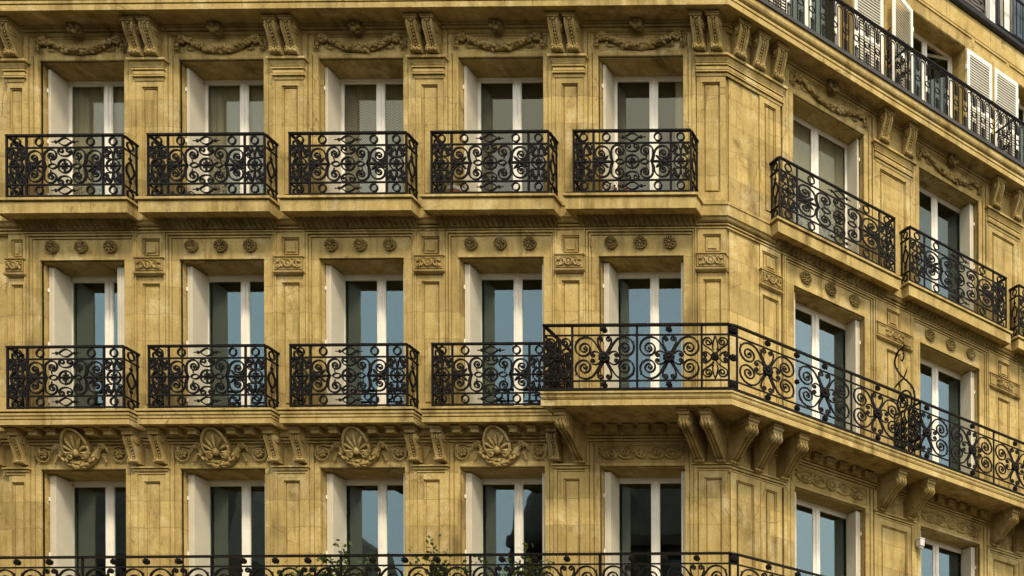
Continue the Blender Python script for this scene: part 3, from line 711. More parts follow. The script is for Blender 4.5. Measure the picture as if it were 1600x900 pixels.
def small_railing(M, wd=1.79, dep=.313):
    """origin: middle of the front, bottom rail level; y backwards"""
    hw = wd / 2; z0, z1, z2, z3 = 0, (790 - 652) * K, (790 - 195) * K, RAILH
    b = MB()
    for z, hh, dd in ((z3, .026, .046), (z2, .020, .024), (z1, .020, .024), (z0, .022, .026)):
        b.box(-hw - .01, hw + .01, -dd / 2, dd / 2, z - hh / 2, z + hh / 2)
        for s_ in (-1, 1): b.box(s_ * hw - dd / 2, s_ * hw + dd / 2, dd / 2 + .001, dep + .03, z - hh / 2, z + hh / 2)
    r = put((b, 'iron'), 'balcony_railing', BLD, M)
    px = hw - 245 * K; f = px / (475 * K)
    for x in (-hw, -px, px, hw):
        p = bx(x - .0125, x + .0125, -.0125, .0125, -.075 if abs(x) == hw else -.06, z3 - .01); put((p, 'iron'), 'post', r)
    for s_ in (-1, 1): put((bx(s_ * hw - .011, s_ * hw + .011, dep - .09, dep - .07, 0.01, z3 - .01), 'iron'), 'post', r)
    zc = (z1 + z2) / 2; zt = (z2 + z3) / 2 - .004; zb = (z0 + z1) / 2
    sc_ = f
    Mc = T(0, 0, zc)
    sym(SCA, 'scroll', r, Mc, sx=sc_); sym(SCB, 'scroll', r, Mc, sx=sc_); sym(LEAF, 'leaf_spray', r, Mc, (0, 1), sx=sc_)
    sym(CUP, 'scroll', r, Mc, (0, 2)); put(FLE, 'ring', r, Mc); sym(OVAL, 'ring', r, Mc, (0, 1), sx=sc_)
    for s_ in (-1, 1):
        Mn = T(s_ * (hw - 122 * K), 0, zc); put(FLE, 'ring', r, Mn); sym(NSIDE, 'leaf_spray', r, Mn, (0, 1)); sym(NCR, 'scroll', r, Mn)
        for z in (zt, zb):
            put(RNG, 'ring', r, T(s_ * (hw - 122 * K), 0, z)); put(RNG, 'ring', r, T(s_ * 318 * K * f, 0, z))
        Ms = T(s_ * hw, dep * .40, 0) @ Matrix.Rotation(R(90), 4, 'Z')
        put(RNG, 'ring', r, Ms @ T(0, 0, zt)); put(RNG, 'ring', r, Ms @ T(0, 0, zb))
        put(ALM, 'almond', r, Ms @ T(0, 0, zc) @ Matrix.Rotation(R(90), 4, 'Y') @ SC(1.25, 1, 1.2))
    for z in (zt, zb): put(ALM, 'almond', r, T(0, 0, z))
    return r

# gallery railing panels
GSP = im('scroll', lambda b: b.bar(bez((-.035, .045), (-.09, .13), (-.13, .24), (-.20, .285), 9)[:-1] + spiral(-.305, .142, .178, R(53), 2.05, .128, 48), .024, .024, taper=(1.0, .85)), lambda b: b.ball((-.305, 0, .142), (.022, .018, .022), 7, 5),
         lambda b: b.ball((-.425, 0, .235), (.03, .012, .011), 6, 4, Matrix.Rotation(.8, 3, 'Y')))
GHT = im('scroll', lambda b: b.bar(bez((-.02, .06), (-.05, .14), (-.11, .19), (-.098, .265), 9)[:-1] + spiral(-.055, .275, .046, R(190), 1.35, .16, 22, -1), .020, .022))
GHS = im('scroll', lambda b: b.bar(bez((-.06, .05), (-.11, .12), (-.19, .105), (-.205, .055), 9)[:-1] + spiral(-.172, .045, .036, R(165), 1.4, .16, 20), .019, .02))
def iron_flower(r, n=8):
    b = MB(); b.disc_y(0, 0, r * .8, .012, -.012, 12); flower(b, 0, 0, r, n, -.008, .045, .36, .32); return b.mesh('rosette', 'iron')
GRO = iron_flower(.092, 9); GRS = iron_flower(.050, 7)
GN1 = im('scroll', lambda b: b.bar(bez((.02, .06), (.05, .14), (.19, .16), (.185, .225), 9)[:-1] + spiral(.105, .225, .08, R(5), 1.6, .15, 28), .020, .022))
GN2 = im('scroll', lambda b: b.bar(bez((.06, .02), (.12, .10), (.19, .09), (.185, .045), 8)[:-1] + spiral(.15, .04, .036, R(10), 1.3, .16, 18, -1), .019, .02), lambda b: b.bar(bez((.0, .315), (.03, .25), (.06, .12), (.02, .11), 8), .018, .02))
def gallery_railing(M, panels, end_posts=(True, True), narrow=()):
    """panels: list of (x0, x1, kind, post_at_x0, post_at_x1); origin at handrail-foot level z=0"""
    H = .96; z1, z2 = .132, .809; zc = (z1 + z2) / 2
    xa, xb = panels[0][0], panels[-1][1]
    b = MB()
    b.box(xa - .012, xb + .012, -.027, .027, H - .014, H + .012); b.box(xa, xb, -.012, .012, z2 - .01, z2 + .01); b.box(xa, xb, -.012, .012, z1 - .01, z1 + .01); b.box(xa, xb, -.014, .014, -.012, .012)
    r = put((b, 'iron'), 'gallery_railing', BLD, M)
    posts = set()
    for x0, x1, kind, pa, pb in panels:
        c = (x0 + x1) / 2; f = (x1 - x0) / .972
        if pa: posts.add(round(x0, 3))
        if pb: posts.add(round(x1, 3))
        Mc = T(c, 0, zc)
        if kind == 'w':
            sym(GSP, 'scroll', r, Mc, sx=f); sym(GHT, 'scroll', r, Mc); sym(GHS, 'scroll', r, Mc); put(GRO, 'rosette', r, Mc)
            put(GRS, 'rosette', r, T(c, 0, (z2 + H) / 2)); put(GRS, 'rosette', r, T(c, 0, z1 / 2))
            if not pb:
                for z in ((z2 + H) / 2, z1 / 2): put(GRS, 'rosette', r, T(x1, 0, z))
                put(GRS, 'rosette', r, T(x1, 0, zc) @ SC(.8, 1, .8))
        elif kind == 'n':
            sym(GN1, 'scroll', r, Mc); sym(GN2, 'scroll', r, Mc); put(GRO, 'rosette', r, Mc @ SC(.72, 1, .72))
    for x in sorted(posts): put((bx(x - .012, x + .012, -.013, .013, -.03, H - .012), 'iron'), 'post', r)
    return r
PD = .82                                              # projection of the gallery railing
CU, CS = 11.479, -.285                                # corner posts: on the main wing (x) and on the side wing (s)
def corner_panel(z):
    pa = Vector((CU, -PD, 0)); pb = (W1 @ Vector((CS, -PD, 0))); v = pb - pa; ln = v.length
    M = T(pa.x, pa.y, z) @ Matrix.Rotation(math.atan2(v.y, v.x), 4, 'Z')
    b = MB(); H = .96
    for zz, hh, dd in ((H, .026, .054), (.809, .02, .024), (.132, .02, .024), (0, .024, .028)): b.box(0.014, ln - .014, -dd / 2, dd / 2, zz - hh / 2, zz + hh / 2)
    r = put((b, 'iron'), 'gallery_railing', BLD, M)
    for zz in (.885, .47, .066): put(GRS, 'rosette', r, T(ln / 2, 0, zz) @ SC(1.15, 1, 1.15))
    for zz in (.885, .066): put((bx(.016, ln - .016, .004, .010, zz - .062, zz + .062), 'iron'), 'backplate', r)

# ================================================================== assemble: main wing and side wing
SL1, SL1W, SL2 = slab1(1.0, 'stone_carved'), slab1(1.13, 'stone_carved'), slab2(1.02, 'stone_carved')
SUR = {}
for wname in ('stone_main', 'stone_wing'):
    SUR[wname] = (surround_plain(ROWS[0][0], ROWS[0][1], 15.87, wname), surround_head(9.93, ROWS[1][1], wname), surround_plain(ROWS[2][0], ROWS[2][1], 9.51, wname))
HEADP = MB().frame(-.745, .745, 15.575, 15.85, [(-.012, .018), (-.012, .030), (0, .036), (.018, .036), (.022, .018)]).mesh('garland_panel', 'stone_carved')
SHP = MB().frame(-.69, .69, 9.215, 9.48, [(-.012, .018), (-.012, .030), (0, .036), (.018, .036), (.022, .018)]).mesh('shell_panel', 'stone_carved')
def bay(M, i, wing):
    st = 'stone_wing' if wing else 'stone_main'
    for k, s in enumerate(SUR[st]): put(s, 'window_surround', BLD, M)
    put(HEADP, 'garland_panel', BLD, M); put(GARL[i % 4], 'garland', BLD, M @ T(0, -.018, 15.835)); put(BROS[i % 3], 'rosette', BLD, M @ T(0, -.12, 15.915))
    put(SL1W if wing else SL1, 'balcony_slab', BLD, M); put(FRZW if wing else FRZ, 'leaf_frieze', BLD, M)
    for j, x in enumerate((-.457, 0, .457)): put(ROS[(i + j) % 3], 'rosette', BLD, M @ T(x, -.028, 12.597) @ Matrix.Rotation(.37 * (i + 2 * j), 4, 'Y'))
    for z in (15.508, 12.403, 9.146): lintel_stones(M, z)
    gallery = wing or i == 4
    if not gallery:
        put(SL2, 'balcony_slab', BLD, M); put(SHELL, 'shell_cartouche', BLD, M @ T(0, -.03, 9.40)); put(SHP, 'shell_panel', BLD, M)
        for x in (-.58, -.30, .30, .58): put(MUT, 'mutule', BLD, M @ T(x, 0, 9.698))
    else:
        put(SCRP, 'scroll_relief', BLD, M @ T(0, 0, 9.345))
        for x in (-.60, -.36, -.12, .12, .36, .60): put(MUT, 'mutule', BLD, M @ T(x, 0, 9.712) @ SC(1, .9, 1))
    small_railing(M @ T(0, -.313, 13.222), 2.14 if wing else 1.79)
    if not gallery: small_railing(M @ T(0, -.313, 9.985))
    return M

CAP1 = [(.06, 15.470), (.145, 15.466), (.145, 15.432), (.105, 15.430), (.105, 15.415), (.12, 15.41), (.095, 15.375), (.085, 15.352), (.045, 15.351), (.045, 15.333), (.10, 15.330), (.10, 15.310), (.06, 15.308), (.06, 15.296), (.085, 15.294), (.085, 15.248), (.04, 15.247), (.04, 15.229), (.10, 15.226), (.10, 15.206), (.05, 15.204), (.05, 15.190), (.08, 15.188), (.07, 15.155), (.05, 15.15)]
CAP3 = [(.05, 9.165), (.10, 9.16), (.10, 9.138), (.06, 9.136), (.06, 9.122), (.085, 9.12), (.075, 9.096), (.03, 9.095), (.03, 9.08), (.062, 9.078), (.06, 9.06), (.045, 9.055), (.04, 9.04)]
def pilaster(M, hw, wing, panel=True, caps=True, hw2=None, blockm=None):
    st = 'stone_wing' if wing else 'stone_main'; pw = max(.10, hw - .085)
    b = MB(); b.panelled(-hw, hw, 13.146, 15.16, .058, [(-pw, pw, 13.36, 15.07)] if panel else []); put((b, st), 'pilaster', BLD, M)
    b = MB(); b.box(-hw - .012, hw + .012, -.082, 0, 13.146, 13.235); b.box(-hw - .006, hw + .006, -.070, 0, 13.235, 13.262); put((b, st), 'pilaster_base', BLD, M)
    if caps:
        b = MB(); b.returned(-hw + .058, hw - .058, CAP1, 0.0); put((b, 'stone_carved'), 'pilaster_capital', BLD, M)
    b = MB(); b.panelled(-hw, hw, 15.468, 15.87, .05, []); put((b, st), 'pilaster_head', BLD, M)
    qw = min(.14, hw - .04)
    b = MB(); b.panelled(-hw, hw, 9.90, 12.80, .052, [(-qw, qw, 12.43, 12.72), (-qw, qw, 10.12, 12.02)] if panel else []); put((b, st), 'pilaster', BLD, M)
    if panel: put((MB().panelled(-qw + .072, qw - .072, 12.502, 12.648, .05, [], .02), st), 'raised_square', BLD, M)
    if blockm: put(blockm, 'carved_block', BLD, M @ T(0, 0, 12.285))
    b = MB(); b.panelled(-hw, hw, 6.53, 9.05, .048, [(-pw, pw, 6.75, 8.95)] if panel else []); put((b, st), 'pilaster', BLD, M)
    b = MB(); b.returned(-hw + .02, hw - .02, CAP3, 0.0); put((b, 'stone_carved'), 'pilaster_capital', BLD, M)

for i, u in enumerate(BAY): bay(W0 @ T(u, 0, 0), i, False)
for i, u in enumerate(WBAY): bay(W1 @ T(u, 0, 0), i + 1, True)
def brackets(M, us, me, z):
    for u in us: put(me, 'bracket', BLD, M @ T(u, 0, z) @ SC(1, .86 if me is BR1 else 1, 1))
for i, u in enumerate([PIL[0] - 2.178] + PIL):
    if i == 0: pilaster(W0 @ T(u + .085, 0, 0), .135, False, True, True, None, BLOCKN)
    else: pilaster(W0 @ T(u, 0, 0), .213, False, blockm=BLOCK)
    brackets(W0, (u - .125, u + .125), BR1, 15.955)
    if i < 4: brackets(W0, (u - .215, u + .19), BR3, 9.595)
    else: brackets(W0, (u - .215,), BR3, 9.595); brackets(W0, (u + .185,), BRB, 9.722)
    for x in (u - .215, u + .19):
        if i < 4 or x < u: put(MUTB, 'mutule', BLD, W0 @ T(x, 0, 9.7))
for u in WPIL + [7.9065]:
    pilaster(W1 @ T(u, 0, 0), .352, True, blockm=BLOCKW)
    brackets(W1, (u - .25, u + .25), BR1, 15.955); brackets(W1, (u - .29, u + .29), BRB, 9.722)
# the corner piers
pilaster(W0 @ T(10.925, 0, 0), .2235, False, True, False, None, BLOCK)
pilaster(W1 @ T(.69, 0, 0), .178, True, True, True, None, BLOCKC)
b = MB(); b.box(0.012, .508, -.03, 0.0, 9.905, 12.79); b.box(0.012, .508, -.03, 0, 13.147, 15.15); put((b, 'stone_wing'), 'corner_pier', BLD, W1)
b = MB(); b.panelled(.012, .505, 6.53, 9.05, .046, [(.10, .40, 6.75, 8.95)]); put((b, 'stone_wing'), 'corner_pier', BLD, W1)
b = MB(); ta = math.tan(WING_A / 2); rings = []
for d, z in CAP1: rings.append([(10.70, -d * .98, z), (UC + d * .98 * ta, -d * .98, z), tuple((W1 @ Vector((.512, -d * .98, z))))])
b.loops(rings, closed=False); b.add([(10.70, -d * .98, z) for d, z in CAP1] + [(10.70, 0, 15.15), (10.70, 0, 15.47)], [tuple(range(len(CAP1) + 2))]); put((b, 'stone_carved'), 'pilaster_capital', BLD)
b = MB(); rings = [[(10.70, -d * .97, z), (UC + d * .97 * ta, -d * .97, z), tuple(W1 @ Vector((.9, -d * .97, z)))] for d, z in CAP3]
b.loops(rings, closed=False); put((b, 'stone_carved'), 'pilaster_capital', BLD)
brackets(W0, (10.79, 11.055), BR1, 15.955); brackets(W1, (.135, .455, .775), BR1, 15.955)
brackets(W0, (10.755, 11.085), BRB, 9.722); brackets(W1, (.03, .435, .875), BRB, 9.722)

# windows
SH2 = {0: (1, 2.6)}
for i, u in enumerate(BAY):
    for r in range(3):
        window(T(u, 0, ROWS[r][0]), r, i, SH2[i] if (r == 1 and i in SH2) else (1, 1), header=(r > 0), old=(r == 0))
for i, u in enumerate(WBAY):
    for r in range(3):
        window(W1 @ T(u, 0, ROWS[r][0]), r, i + 5, (1, 2.2) if (r == 0 and i == 1) else (1, 1), header=(r > 0), old=(r == 0 and i == 0))

# gallery railings
zt2, zt3 = 9.957, 6.56
gallery_railing(W0 @ T(0, -PD, zt2), [(8.732, 9.15, 'n', 1, 1), (9.15, 10.115, 'w', 1, 1), (10.115, 11.077, 'w', 1, 1), (11.077, CU, 'n', 1, 1)])
sr = gallery_railing(W0 @ T(8.732, 0, zt2) @ Matrix.Rotation(R(-90), 4, 'Z'), [(.02, PD - .41, 'n', 1, 0), (PD - .41, PD - .016, 'n', 1, 0)])
wp = []; x = CS
for k in range(9): wp.append((x, x + .972, 'w', 1 if k in (0, 2, 4, 5, 7) else 0, 1 if k in (1, 3, 4, 6, 8) else 0)); x += .972
gallery_railing(W1 @ T(0, -PD, zt2), wp); corner_panel(zt2)
mp = []; x = CU - 15 * .9655
for k in range(15): mp.append((x, x + .9655, 'w', (k % 2 == 1) or k == 0, (k % 2 == 0))); x += .9655
gallery_railing(W0 @ T(0, -PD, zt3), mp); gallery_railing(W1 @ T(0, -PD, zt3), wp); corner_panel(zt3)

# wrought-iron partition with a thorny scroll on the upper gallery
def partition():
    S0, DO = 3.02, .46
    M = W1 @ T(S0, 0, 0) @ Matrix.Rotation(R(-90), 4, 'Z')          # local x = projection d
    b = MB(); b.box(.02, .80, -.012, .012, 10.90, 10.93); b.box(.02, .80, -.012, .012, 9.99, 10.02)
    r = put((b, 'iron'), 'balcony_partition', BLD, M)
    for x in (.03, .24, .45, .62, .78): put((bx(x - .011, x + .011, -.011, .011, 9.94, 10.92), 'iron'), 'post', r)
    for cx in (.135, .345, .54, .70):
        for zz, f in ((10.72, 1), (10.45, -1), (10.2, 1)):
            put((MB().bar(spiral(cx, zz, .10, 1.57 * f, 1.8, .14, 28, f), .016, .02), 'iron'), 'scroll', r)
        put(GRO, 'rosette', r, T(cx, 0, 10.58) @ SC(.75, 1, .75)); put(GRO, 'rosette', r, T(cx, 0, 10.33) @ SC(.7, 1, .7))
    neck = [(1.03, 10.80), (1.09, 11.02), (1.04, 11.22), (.90, 11.37), (.776, 11.475), (.62, 11.63), (.53, 11.77), (.52, 11.88), (.60, 11.98), (.70, 12.0), (.77, 11.93), (.775, 11.84), (.73, 11.79), (.69, 11.83)]
    P = []
    for i in range(len(neck) - 1):
        p0, p1, p2, p3 = (neck[max(0, min(len(neck) - 1, j))] for j in (i - 1, i, i + 1, i + 2))
        for t in np.linspace(0, 1, 5)[:-1]:
            P.append(tuple(.5 * (2 * b_ + (c - a) * t + (2 * a - 5 * b_ + 4 * c - d) * t * t + (-a + 3 * b_ - 3 * c + d) * t ** 3) for a, b_, c, d in zip(p0, p1, p2, p3)))
    Q = [(x - DO, z) for x, z in P]
    b = MB(); b.tube([(x, 0, z) for x, z in Q], [.022 - .010 * i / len(Q) for i in range(len(Q))], 6)
    for i in range(6, len(Q) - 2, 4):
        x, z = Q[i]; a = i * 2.3
        b.tube([(x, 0, z), (x + .05 * math.cos(a), .02 * math.sin(a * 2), z + .05 * math.sin(a))], [.012, .002], 5)
    put((b, 'iron'), 'thorny_stem', r)
    put((MB().bar([(x - DO, z) for x, z in spiral(.76, 11.05, .27, R(-60), 2.6, .11, 60)], .024, .024), 'iron'), 'scroll', r)
    b = MB()
    b.tube([(.776 - DO, 0, 11.475), (.66 - DO, -.02, 11.43), (.57 - DO, -.02, 11.40), (.505 - DO, -.03, 11.33)], [.016, .016, .012, .003], 6)
    b.tube([(.66 - DO, -.02, 11.43), (.63 - DO, .03, 11.35), (.60 - DO, .04, 11.29)], [.013, .010, .002], 5)
    b.tube([(.776 - DO, 0, 11.475), (.85 - DO, 0, 11.57), (.87 - DO, .02, 11.66)], [.014, .012, .002], 5)
    b.tube([(.70 - DO, 0, 12.0), (.80 - DO, 0, 12.03), (.88 - DO, 0, 11.98)], [.013, .010, .002], 5)
    b.tube([(.62 - DO, 0, 11.99), (.60 - DO, 0, 12.06), (.55 - DO, 0, 12.07)], [.012, .008, .002], 5)
    b.tube([(.74 - DO, 0, 11.98), (.79 - DO, .01, 12.09)], [.012, .002], 5)
    put((b, 'iron'), 'thorn', r)
partition()

# ------------------------------------------------------------------ attic storey (set back behind the cornice)
AD = -.20; AZ0, AZ1 = 16.30, 18.44; AHW = .597
aholes = [(u - AHW, u + AHW, AZ0, AZ1) for u in (1.774, 4.18, 6.62)]
MA = W1 @ T(0, -AD, 0)
put(wallmesh(-.1, S_END, 16.26, 18.72, aholes, 'stone_wing'), 'attic_wall', BLD, MA)
put(wallmesh(U_END, UC + .1, 16.26, 18.72, [(u - AHW, u + AHW, AZ0, AZ1) for u in BAY], 'stone_main'), 'attic_wall', BLD, W0 @ T(0, -AD, 0))
for u in (1.774, 4.18, 6.62): lintel_stones(MA @ T(u, 0, 0), AZ1, AHW)
def louvre():
    b = MB(); ww, hh = .575, 2.06
    b.box(0, .055, -.018, .018, 0, hh); b.box(ww - .055, ww, -.018, .018, 0, hh)
    for z0, z1 in ((0, .10), (hh * .49, hh * .49 + .07), (hh - .08, hh)): b.box(.055, ww - .055, -.0175, .0175, z0, z1)
    n = 30
    for a, c in ((.10, hh * .49), (hh * .49 + .07, hh - .08)):
        k = int((c - a) / .048)
        for i in range(k):
            z = a + (i + .5) * (c - a) / k
            b.prism_x([(-.016, z - .020), (-.012, z - .023), (.014, z + .017), (.010, z + .020)], .055, ww - .055)
    return b.mesh('louvred_shutter', 'louvre_paint')
LOU = louvre()
for i, u in enumerate((1.774, 4.18, 6.62)):
    wn = window(MA @ T(u, 0, AZ0), 0, 20 + i, (0, 0), H=AZ1 - AZ0, Wd=2 * AHW, header=False, opened=.55 if i == 1 else 0)
    put(LOU, 'louvred_shutter', wn, T(AHW + .012, -.43, .03))
    put(LOU, 'louvred_shutter', wn, T(-AHW - .012, -.43, .03) @ Matrix.Rotation(R(20) if i == 1 else R(0), 4, 'Z') @ MIRX)
    for s_ in (-1, 1):
        for zz in (.35, 1.75): put((bx(s_ * (AHW + .004) - .012, s_ * (AHW + .004) + .012, -.45, -.40, zz - .04, zz + .04), 'louvre_paint'), 'hinge', wn)
# frieze: raised fillet lines, then a course of separate stones up to the gutter
for (a, c) in ((-.1, 2.45), (2.53, 4.92), (4.99, 5.75), (5.83, 7.4), (7.47, 9.2)):
    b = MB(); b.frame(a + .03, c - .03, 16.4, 18.63, [(0, 0.0), (0, .018), (.016, .022), (.022, 0.0)], closed=False) if False else b.box(a, c, -.025, 0, 18.655, 18.68); b.box(a, c, -.014, 0, 18.68, 18.70)
    put((b, 'stone_wing'), 'fillet', BLD, MA)
x = -.12; k = 0
while x < S_END:
    ww = (.86, 1.02, .94, .78)[k % 4]
    put((MB().box(x + .003, x + ww - .003, -.012, .30, 18.722, 19.06), 'stone_wing'), 'frieze_stone', BLD, MA); x += ww; k += 1
b = MB(); b.cornered([(-.5, 19.075), (-.13, 19.072), (-.10, 19.10), (-.08, 19.155), (-.095, 19.16), (-.12, 19.11), (-.15, 19.10), (-.5, 19.10)], U_END, S_END); put((b, 'dark_zinc'), 'gutter', BLD)
# mansard slope with rows of slates
ML = W1 @ T(0, .30, 19.09); SLO = R(17)
sl = MB(); rows = 20; ch = .105; q_ = random.Random(5)
b = MB(); b.add([(-.6, .02, -.03), (S_END, .02, -.03), (S_END, .02 + 2.6 * math.sin(SLO), 2.6 * math.cos(SLO)), (-.6 + 1.0, .02 + 2.6 * math.sin(SLO), 2.6 * math.cos(SLO))], [(0, 1, 2, 3)])
roof = put((b, 'slate'), 'roof', BLD, ML)
for r in range(rows):
    t0 = r * ch; x = -.4 + (r % 2) * .09
    while x < S_END - .2:
        if not (5.42 < x + .09 < 7.85):
            j = q_.uniform(-.006, .006); L_ = ch * 1.5
            y0 = t0 * math.sin(SLO) - .012; z0 = t0 * math.cos(SLO) + j; y1 = (t0 + L_) * math.sin(SLO) + .006; z1 = (t0 + L_) * math.cos(SLO) + j
            sl.add([(x + .003, y0 - .006, z0), (x + .177, y0 - .006, z0), (x + .177, y1, z1), (x + .003, y1, z1), (x + .003, y0 + .008, z0), (x + .177, y0 + .008, z0)], [(0, 1, 2, 3), (0, 4, 5, 1)])
        x += .18
tag(put((sl, 'slate'), 'slates', roof), kind='stuff')
# flat roof over the rest
b = MB(); b.add([(U_END, .4, 19.08), (UC + .1, .4, 19.08), (UC + .1 , 1.2, 21.5), (U_END, 1.2, 21.5)], [(0, 1, 2, 3)])
b.add([(U_END, 1.2, 21.5), (UC + .1, 1.2, 21.5), tuple(W1 @ Vector((S_END, 1.1, 21.55))), tuple(W1 @ Vector((S_END, 9, 21.6))), (U_END, 9, 21.6)], [(0, 1, 2, 3, 4)]); put((b, 'slate'), 'roof', BLD)
# dormer with its frame, window, dark shutter and little iron guard
DM = W1 @ T(6.62, .34, 19.12)
b = MB(); b.box(-1.14, -1.02, .0, .14, 0, 1.75); b.box(1.02, 1.14, .0, .14, 0, 1.75); b.box(-1.2, 1.2, -.06, .16, 1.75, 1.95); b.box(-.78, -.63, .02, .14, 0, 1.75); b.box(.63, .78, .02, .14, 0, 1.75); b.box(-.63, .63, .02, .14, 1.5, 1.75); b.box(-.63, .63, -.02, .14, 0, .08)
dm = put((b, 'white_paint'), 'dormer', BLD, DM)
put((MB().box(-1.02, 1.02, .14, 1.4, 0, 1.9), 'dark_zinc'), 'dormer_side', dm)
b = MB(); b.box(-.60, -.52, .05, .10, .08, 1.5); b.box(.52, .60, .05, .10, .08, 1.5); b.box(-.04, .04, .05, .10, .08, 1.5); b.box(-.52, .52, .05, .10, 1.42, 1.5)
put((b, 'white_paint'), 'casement', dm); put((MB().box(-.52, -.04, .07, .076, .08, 1.42), 'glass'), 'pane', dm); put((MB().box(.04, .52, .07, .076, .08, 1.42), 'glass'), 'pane', dm)
b = MB()
for x in (-.60, -.42, -.24): b.box(x + .006, x + .17, -.05, -.02, .1, 1.5)
b.box(-.595, -.075, -.065, -.05, .3, .38); b.box(-.595, -.075, -.065, -.05, 1.2, 1.28)
put((b, 'blue_paint'), 'shutter', dm)
b = MB(); b.box(-1.12, 1.12, -.20, -.17, .86, .90); b.box(-1.12, 1.12, -.20, -.17, .12, .14)
for s_ in (-1, 1): b.box(s_ * 1.1 - .015, s_ * 1.1 + .015, -.17, .05, .86, .89)
for i in range(15): x = -1.12 + .16 * i; b.box(x - .008, x + .008, -.193, -.177, .0, .87)
put((b, 'iron'), 'window_guard', dm)
# louvred attic railing
LOOP = im('loop', lambda b: b.bar([(.044 * math.cos(a), .73 + .044 * math.sin(a)) for a in np.linspace(math.pi, 0, 9)] + [(.044 * math.cos(a), .13 + .044 * math.sin(a)) for a in np.linspace(0, -math.pi, 9)] + [(-.044, .73)], .0135, .016))
HOOPT = im('hoop', lambda b: b.bar([(-.077, .60)] + [(.077 * math.cos(a), .742 + .077 * math.sin(a)) for a in np.linspace(math.pi, 0, 11)] + [(.077, .60)], .0135, .016), *[(lambda b, s_=s_: b.ball((s_ * .077, 0, .59), (.013, .011, .028), 6, 4)) for s_ in (-1, 1)])
HOOPB = im('hoop', lambda b: b.bar([(-.077, .26)] + [(.077 * math.cos(a), .118 + .077 * math.sin(a)) for a in np.linspace(-math.pi, 0, 11)] + [(.077, .26)], .0135, .016), *[(lambda b, s_=s_: b.ball((s_ * .077, 0, .27), (.013, .011, .028), 6, 4)) for s_ in (-1, 1)])
MRING = im('ring', lambda b: b.ringbar(0, .43, .046, .046, .0135, .016, 16), *[(lambda b, s_=s_: b.ball((s_ * .056, 0, .43), (.012, .016, .026), 6, 4)) for s_ in (-1, 1)])
SPIK = im('spike', lambda b: b.box(-.006, .006, -.006, .006, .56, .83), lambda b: b.ball((0, 0, .60), (.014, .011, .055), 6, 4))
SPIB = im('spike', lambda b: b.box(-.006, .006, -.006, .006, .03, .31), lambda b: b.ball((0, 0, .27), (.014, .011, .055), 6, 4))
ARX = -.20
b = MB(); b.box(ARX, S_END, -.024, .024, .848, .878); b.box(ARX, S_END, -.012, .012, .822, .834); b.box(ARX, S_END, -.014, .014, .02, .042)
AR = put((b, 'iron'), 'attic_railing', BLD, W1 @ T(0, -.43, 16.29))
x = ARX + .10; k = 0
while x < S_END - .1:
    put(LOOP, 'loop', AR, T(x, 0, .0)); put(HOOPT, 'hoop', AR, T(x, 0, 0)); put(HOOPB, 'hoop', AR, T(x, 0, 0)); put(MRING, 'ring', AR, T(x + .10, 0, 0)); put(SPIK, 'spike', AR, T(x + .10, 0, 0)); put(SPIB, 'spike', AR, T(x + .10, 0, 0))
    if k % 10 == 9: put((bx(x + .090, x + .110, -.012, .012, -.02, .85), 'iron'), 'post', AR)
    x += .2035; k += 1
for s0 in (3.06, 5.45):       # partitions between the attic terraces
    b = MB(); b.box(.0, .60, -.012, .012, .85, .875); b.box(0, .6, -.012, .012, .03, .05); b.box(-.012, .012, -.012, .012, 0, 1.45); b.box(.588, .612, -.012, .012, 0, .86)
    r = put((b, 'iron'), 'terrace_partition', BLD, W1 @ T(s0, .18, 16.29) @ Matrix.Rotation(R(-90), 4, 'Z'))
    for cx in (.15, .30, .45):
        for zz, f in ((.18, 1), (.45, -1), (.70, 1)):
            put((MB().bar(spiral(cx, zz, .085, 1.57 * f, 1.6, .15, 22, f), .013, .016), 'iron'), 'scroll', r)
    b = MB()
    for j in range(12): a = .12 * j; b.tube([(.02, 0, .95 + .045 * j), (.02 + .10 * math.cos(.6 + .1 * (j % 3)), .02 * (j % 2), 1.0 + .045 * j)], [.008, .002], 4)
    put((b, 'iron'), 'thorn', r)

# ------------------------------------------------------------------ small things
b = MB(); b.box(-.045, .045, -.15, -.03, -.07, .05); b.box(-.02, .02, -.03, .0, -.09, .03); b.disc_x(-.10, -.09, .03, -.035, .035)
b.box(-.052, .052, -.158, -.03, .05, .065)
tag(put((b, 'pot_rim'), 'wall_lamp', None, W1 @ T(3.47, -.06, 8.80)), 'small pale box lamp fixed beside a window of the side wing under the gallery', 'lamp')

def curtain(M, x0, x1, z0, z1, m, label, seed=0, amp=.018, freq=30):
    q = random.Random(seed); n = int((x1 - x0) / .012) + 2; rings = []
    ph = q.uniform(0, 6)
    def yy(x, t): return amp * math.sin(freq * x + ph + .8 * t * math.sin(3 * x)) * (.35 + .65 * t) + .4 * amp * math.sin(2.3 * freq * x + 2 * ph)
    for t in (0, .35, .7, 1): rings.append([(x0 + (x1 - x0) * i / n, yy(x0 + (x1 - x0) * i / n, t), z1 + (z0 - z1) * t) for i in range(n + 1)])
    b = MB(); b.loops(rings, closed=False, smooth=True)
    b.loops([[(x, y + .002, z) for x, y, z in r] for r in rings], closed=False, smooth=True)
    b.tube([(x0 - .02, 0, z1 + .006), (x1 + .02, 0, z1 + .006)], .008, 6)
    return tag(put((b, m), 'curtain', None, M), label, 'curtain', 'curtains behind the top-row windows')
CY = .485
curtain(T(BAY[0], CY, ROWS[0][0]), -.60, .60, .05, 2.28, 'lace', 'white lace curtain in the top-row window beside the narrow pilaster', 1)
curtain(T(BAY[1], CY, ROWS[0][0]), -.60, .60, .05, 2.28, 'lace', 'white lace curtain in the top-row window with a watering can on its balcony', 2)
curtain(T(BAY[2], CY, ROWS[0][0]), -.60, .60, .05, 2.28, 'net', 'grey net curtain of open square mesh in a top-row window', 3, .006, 20)
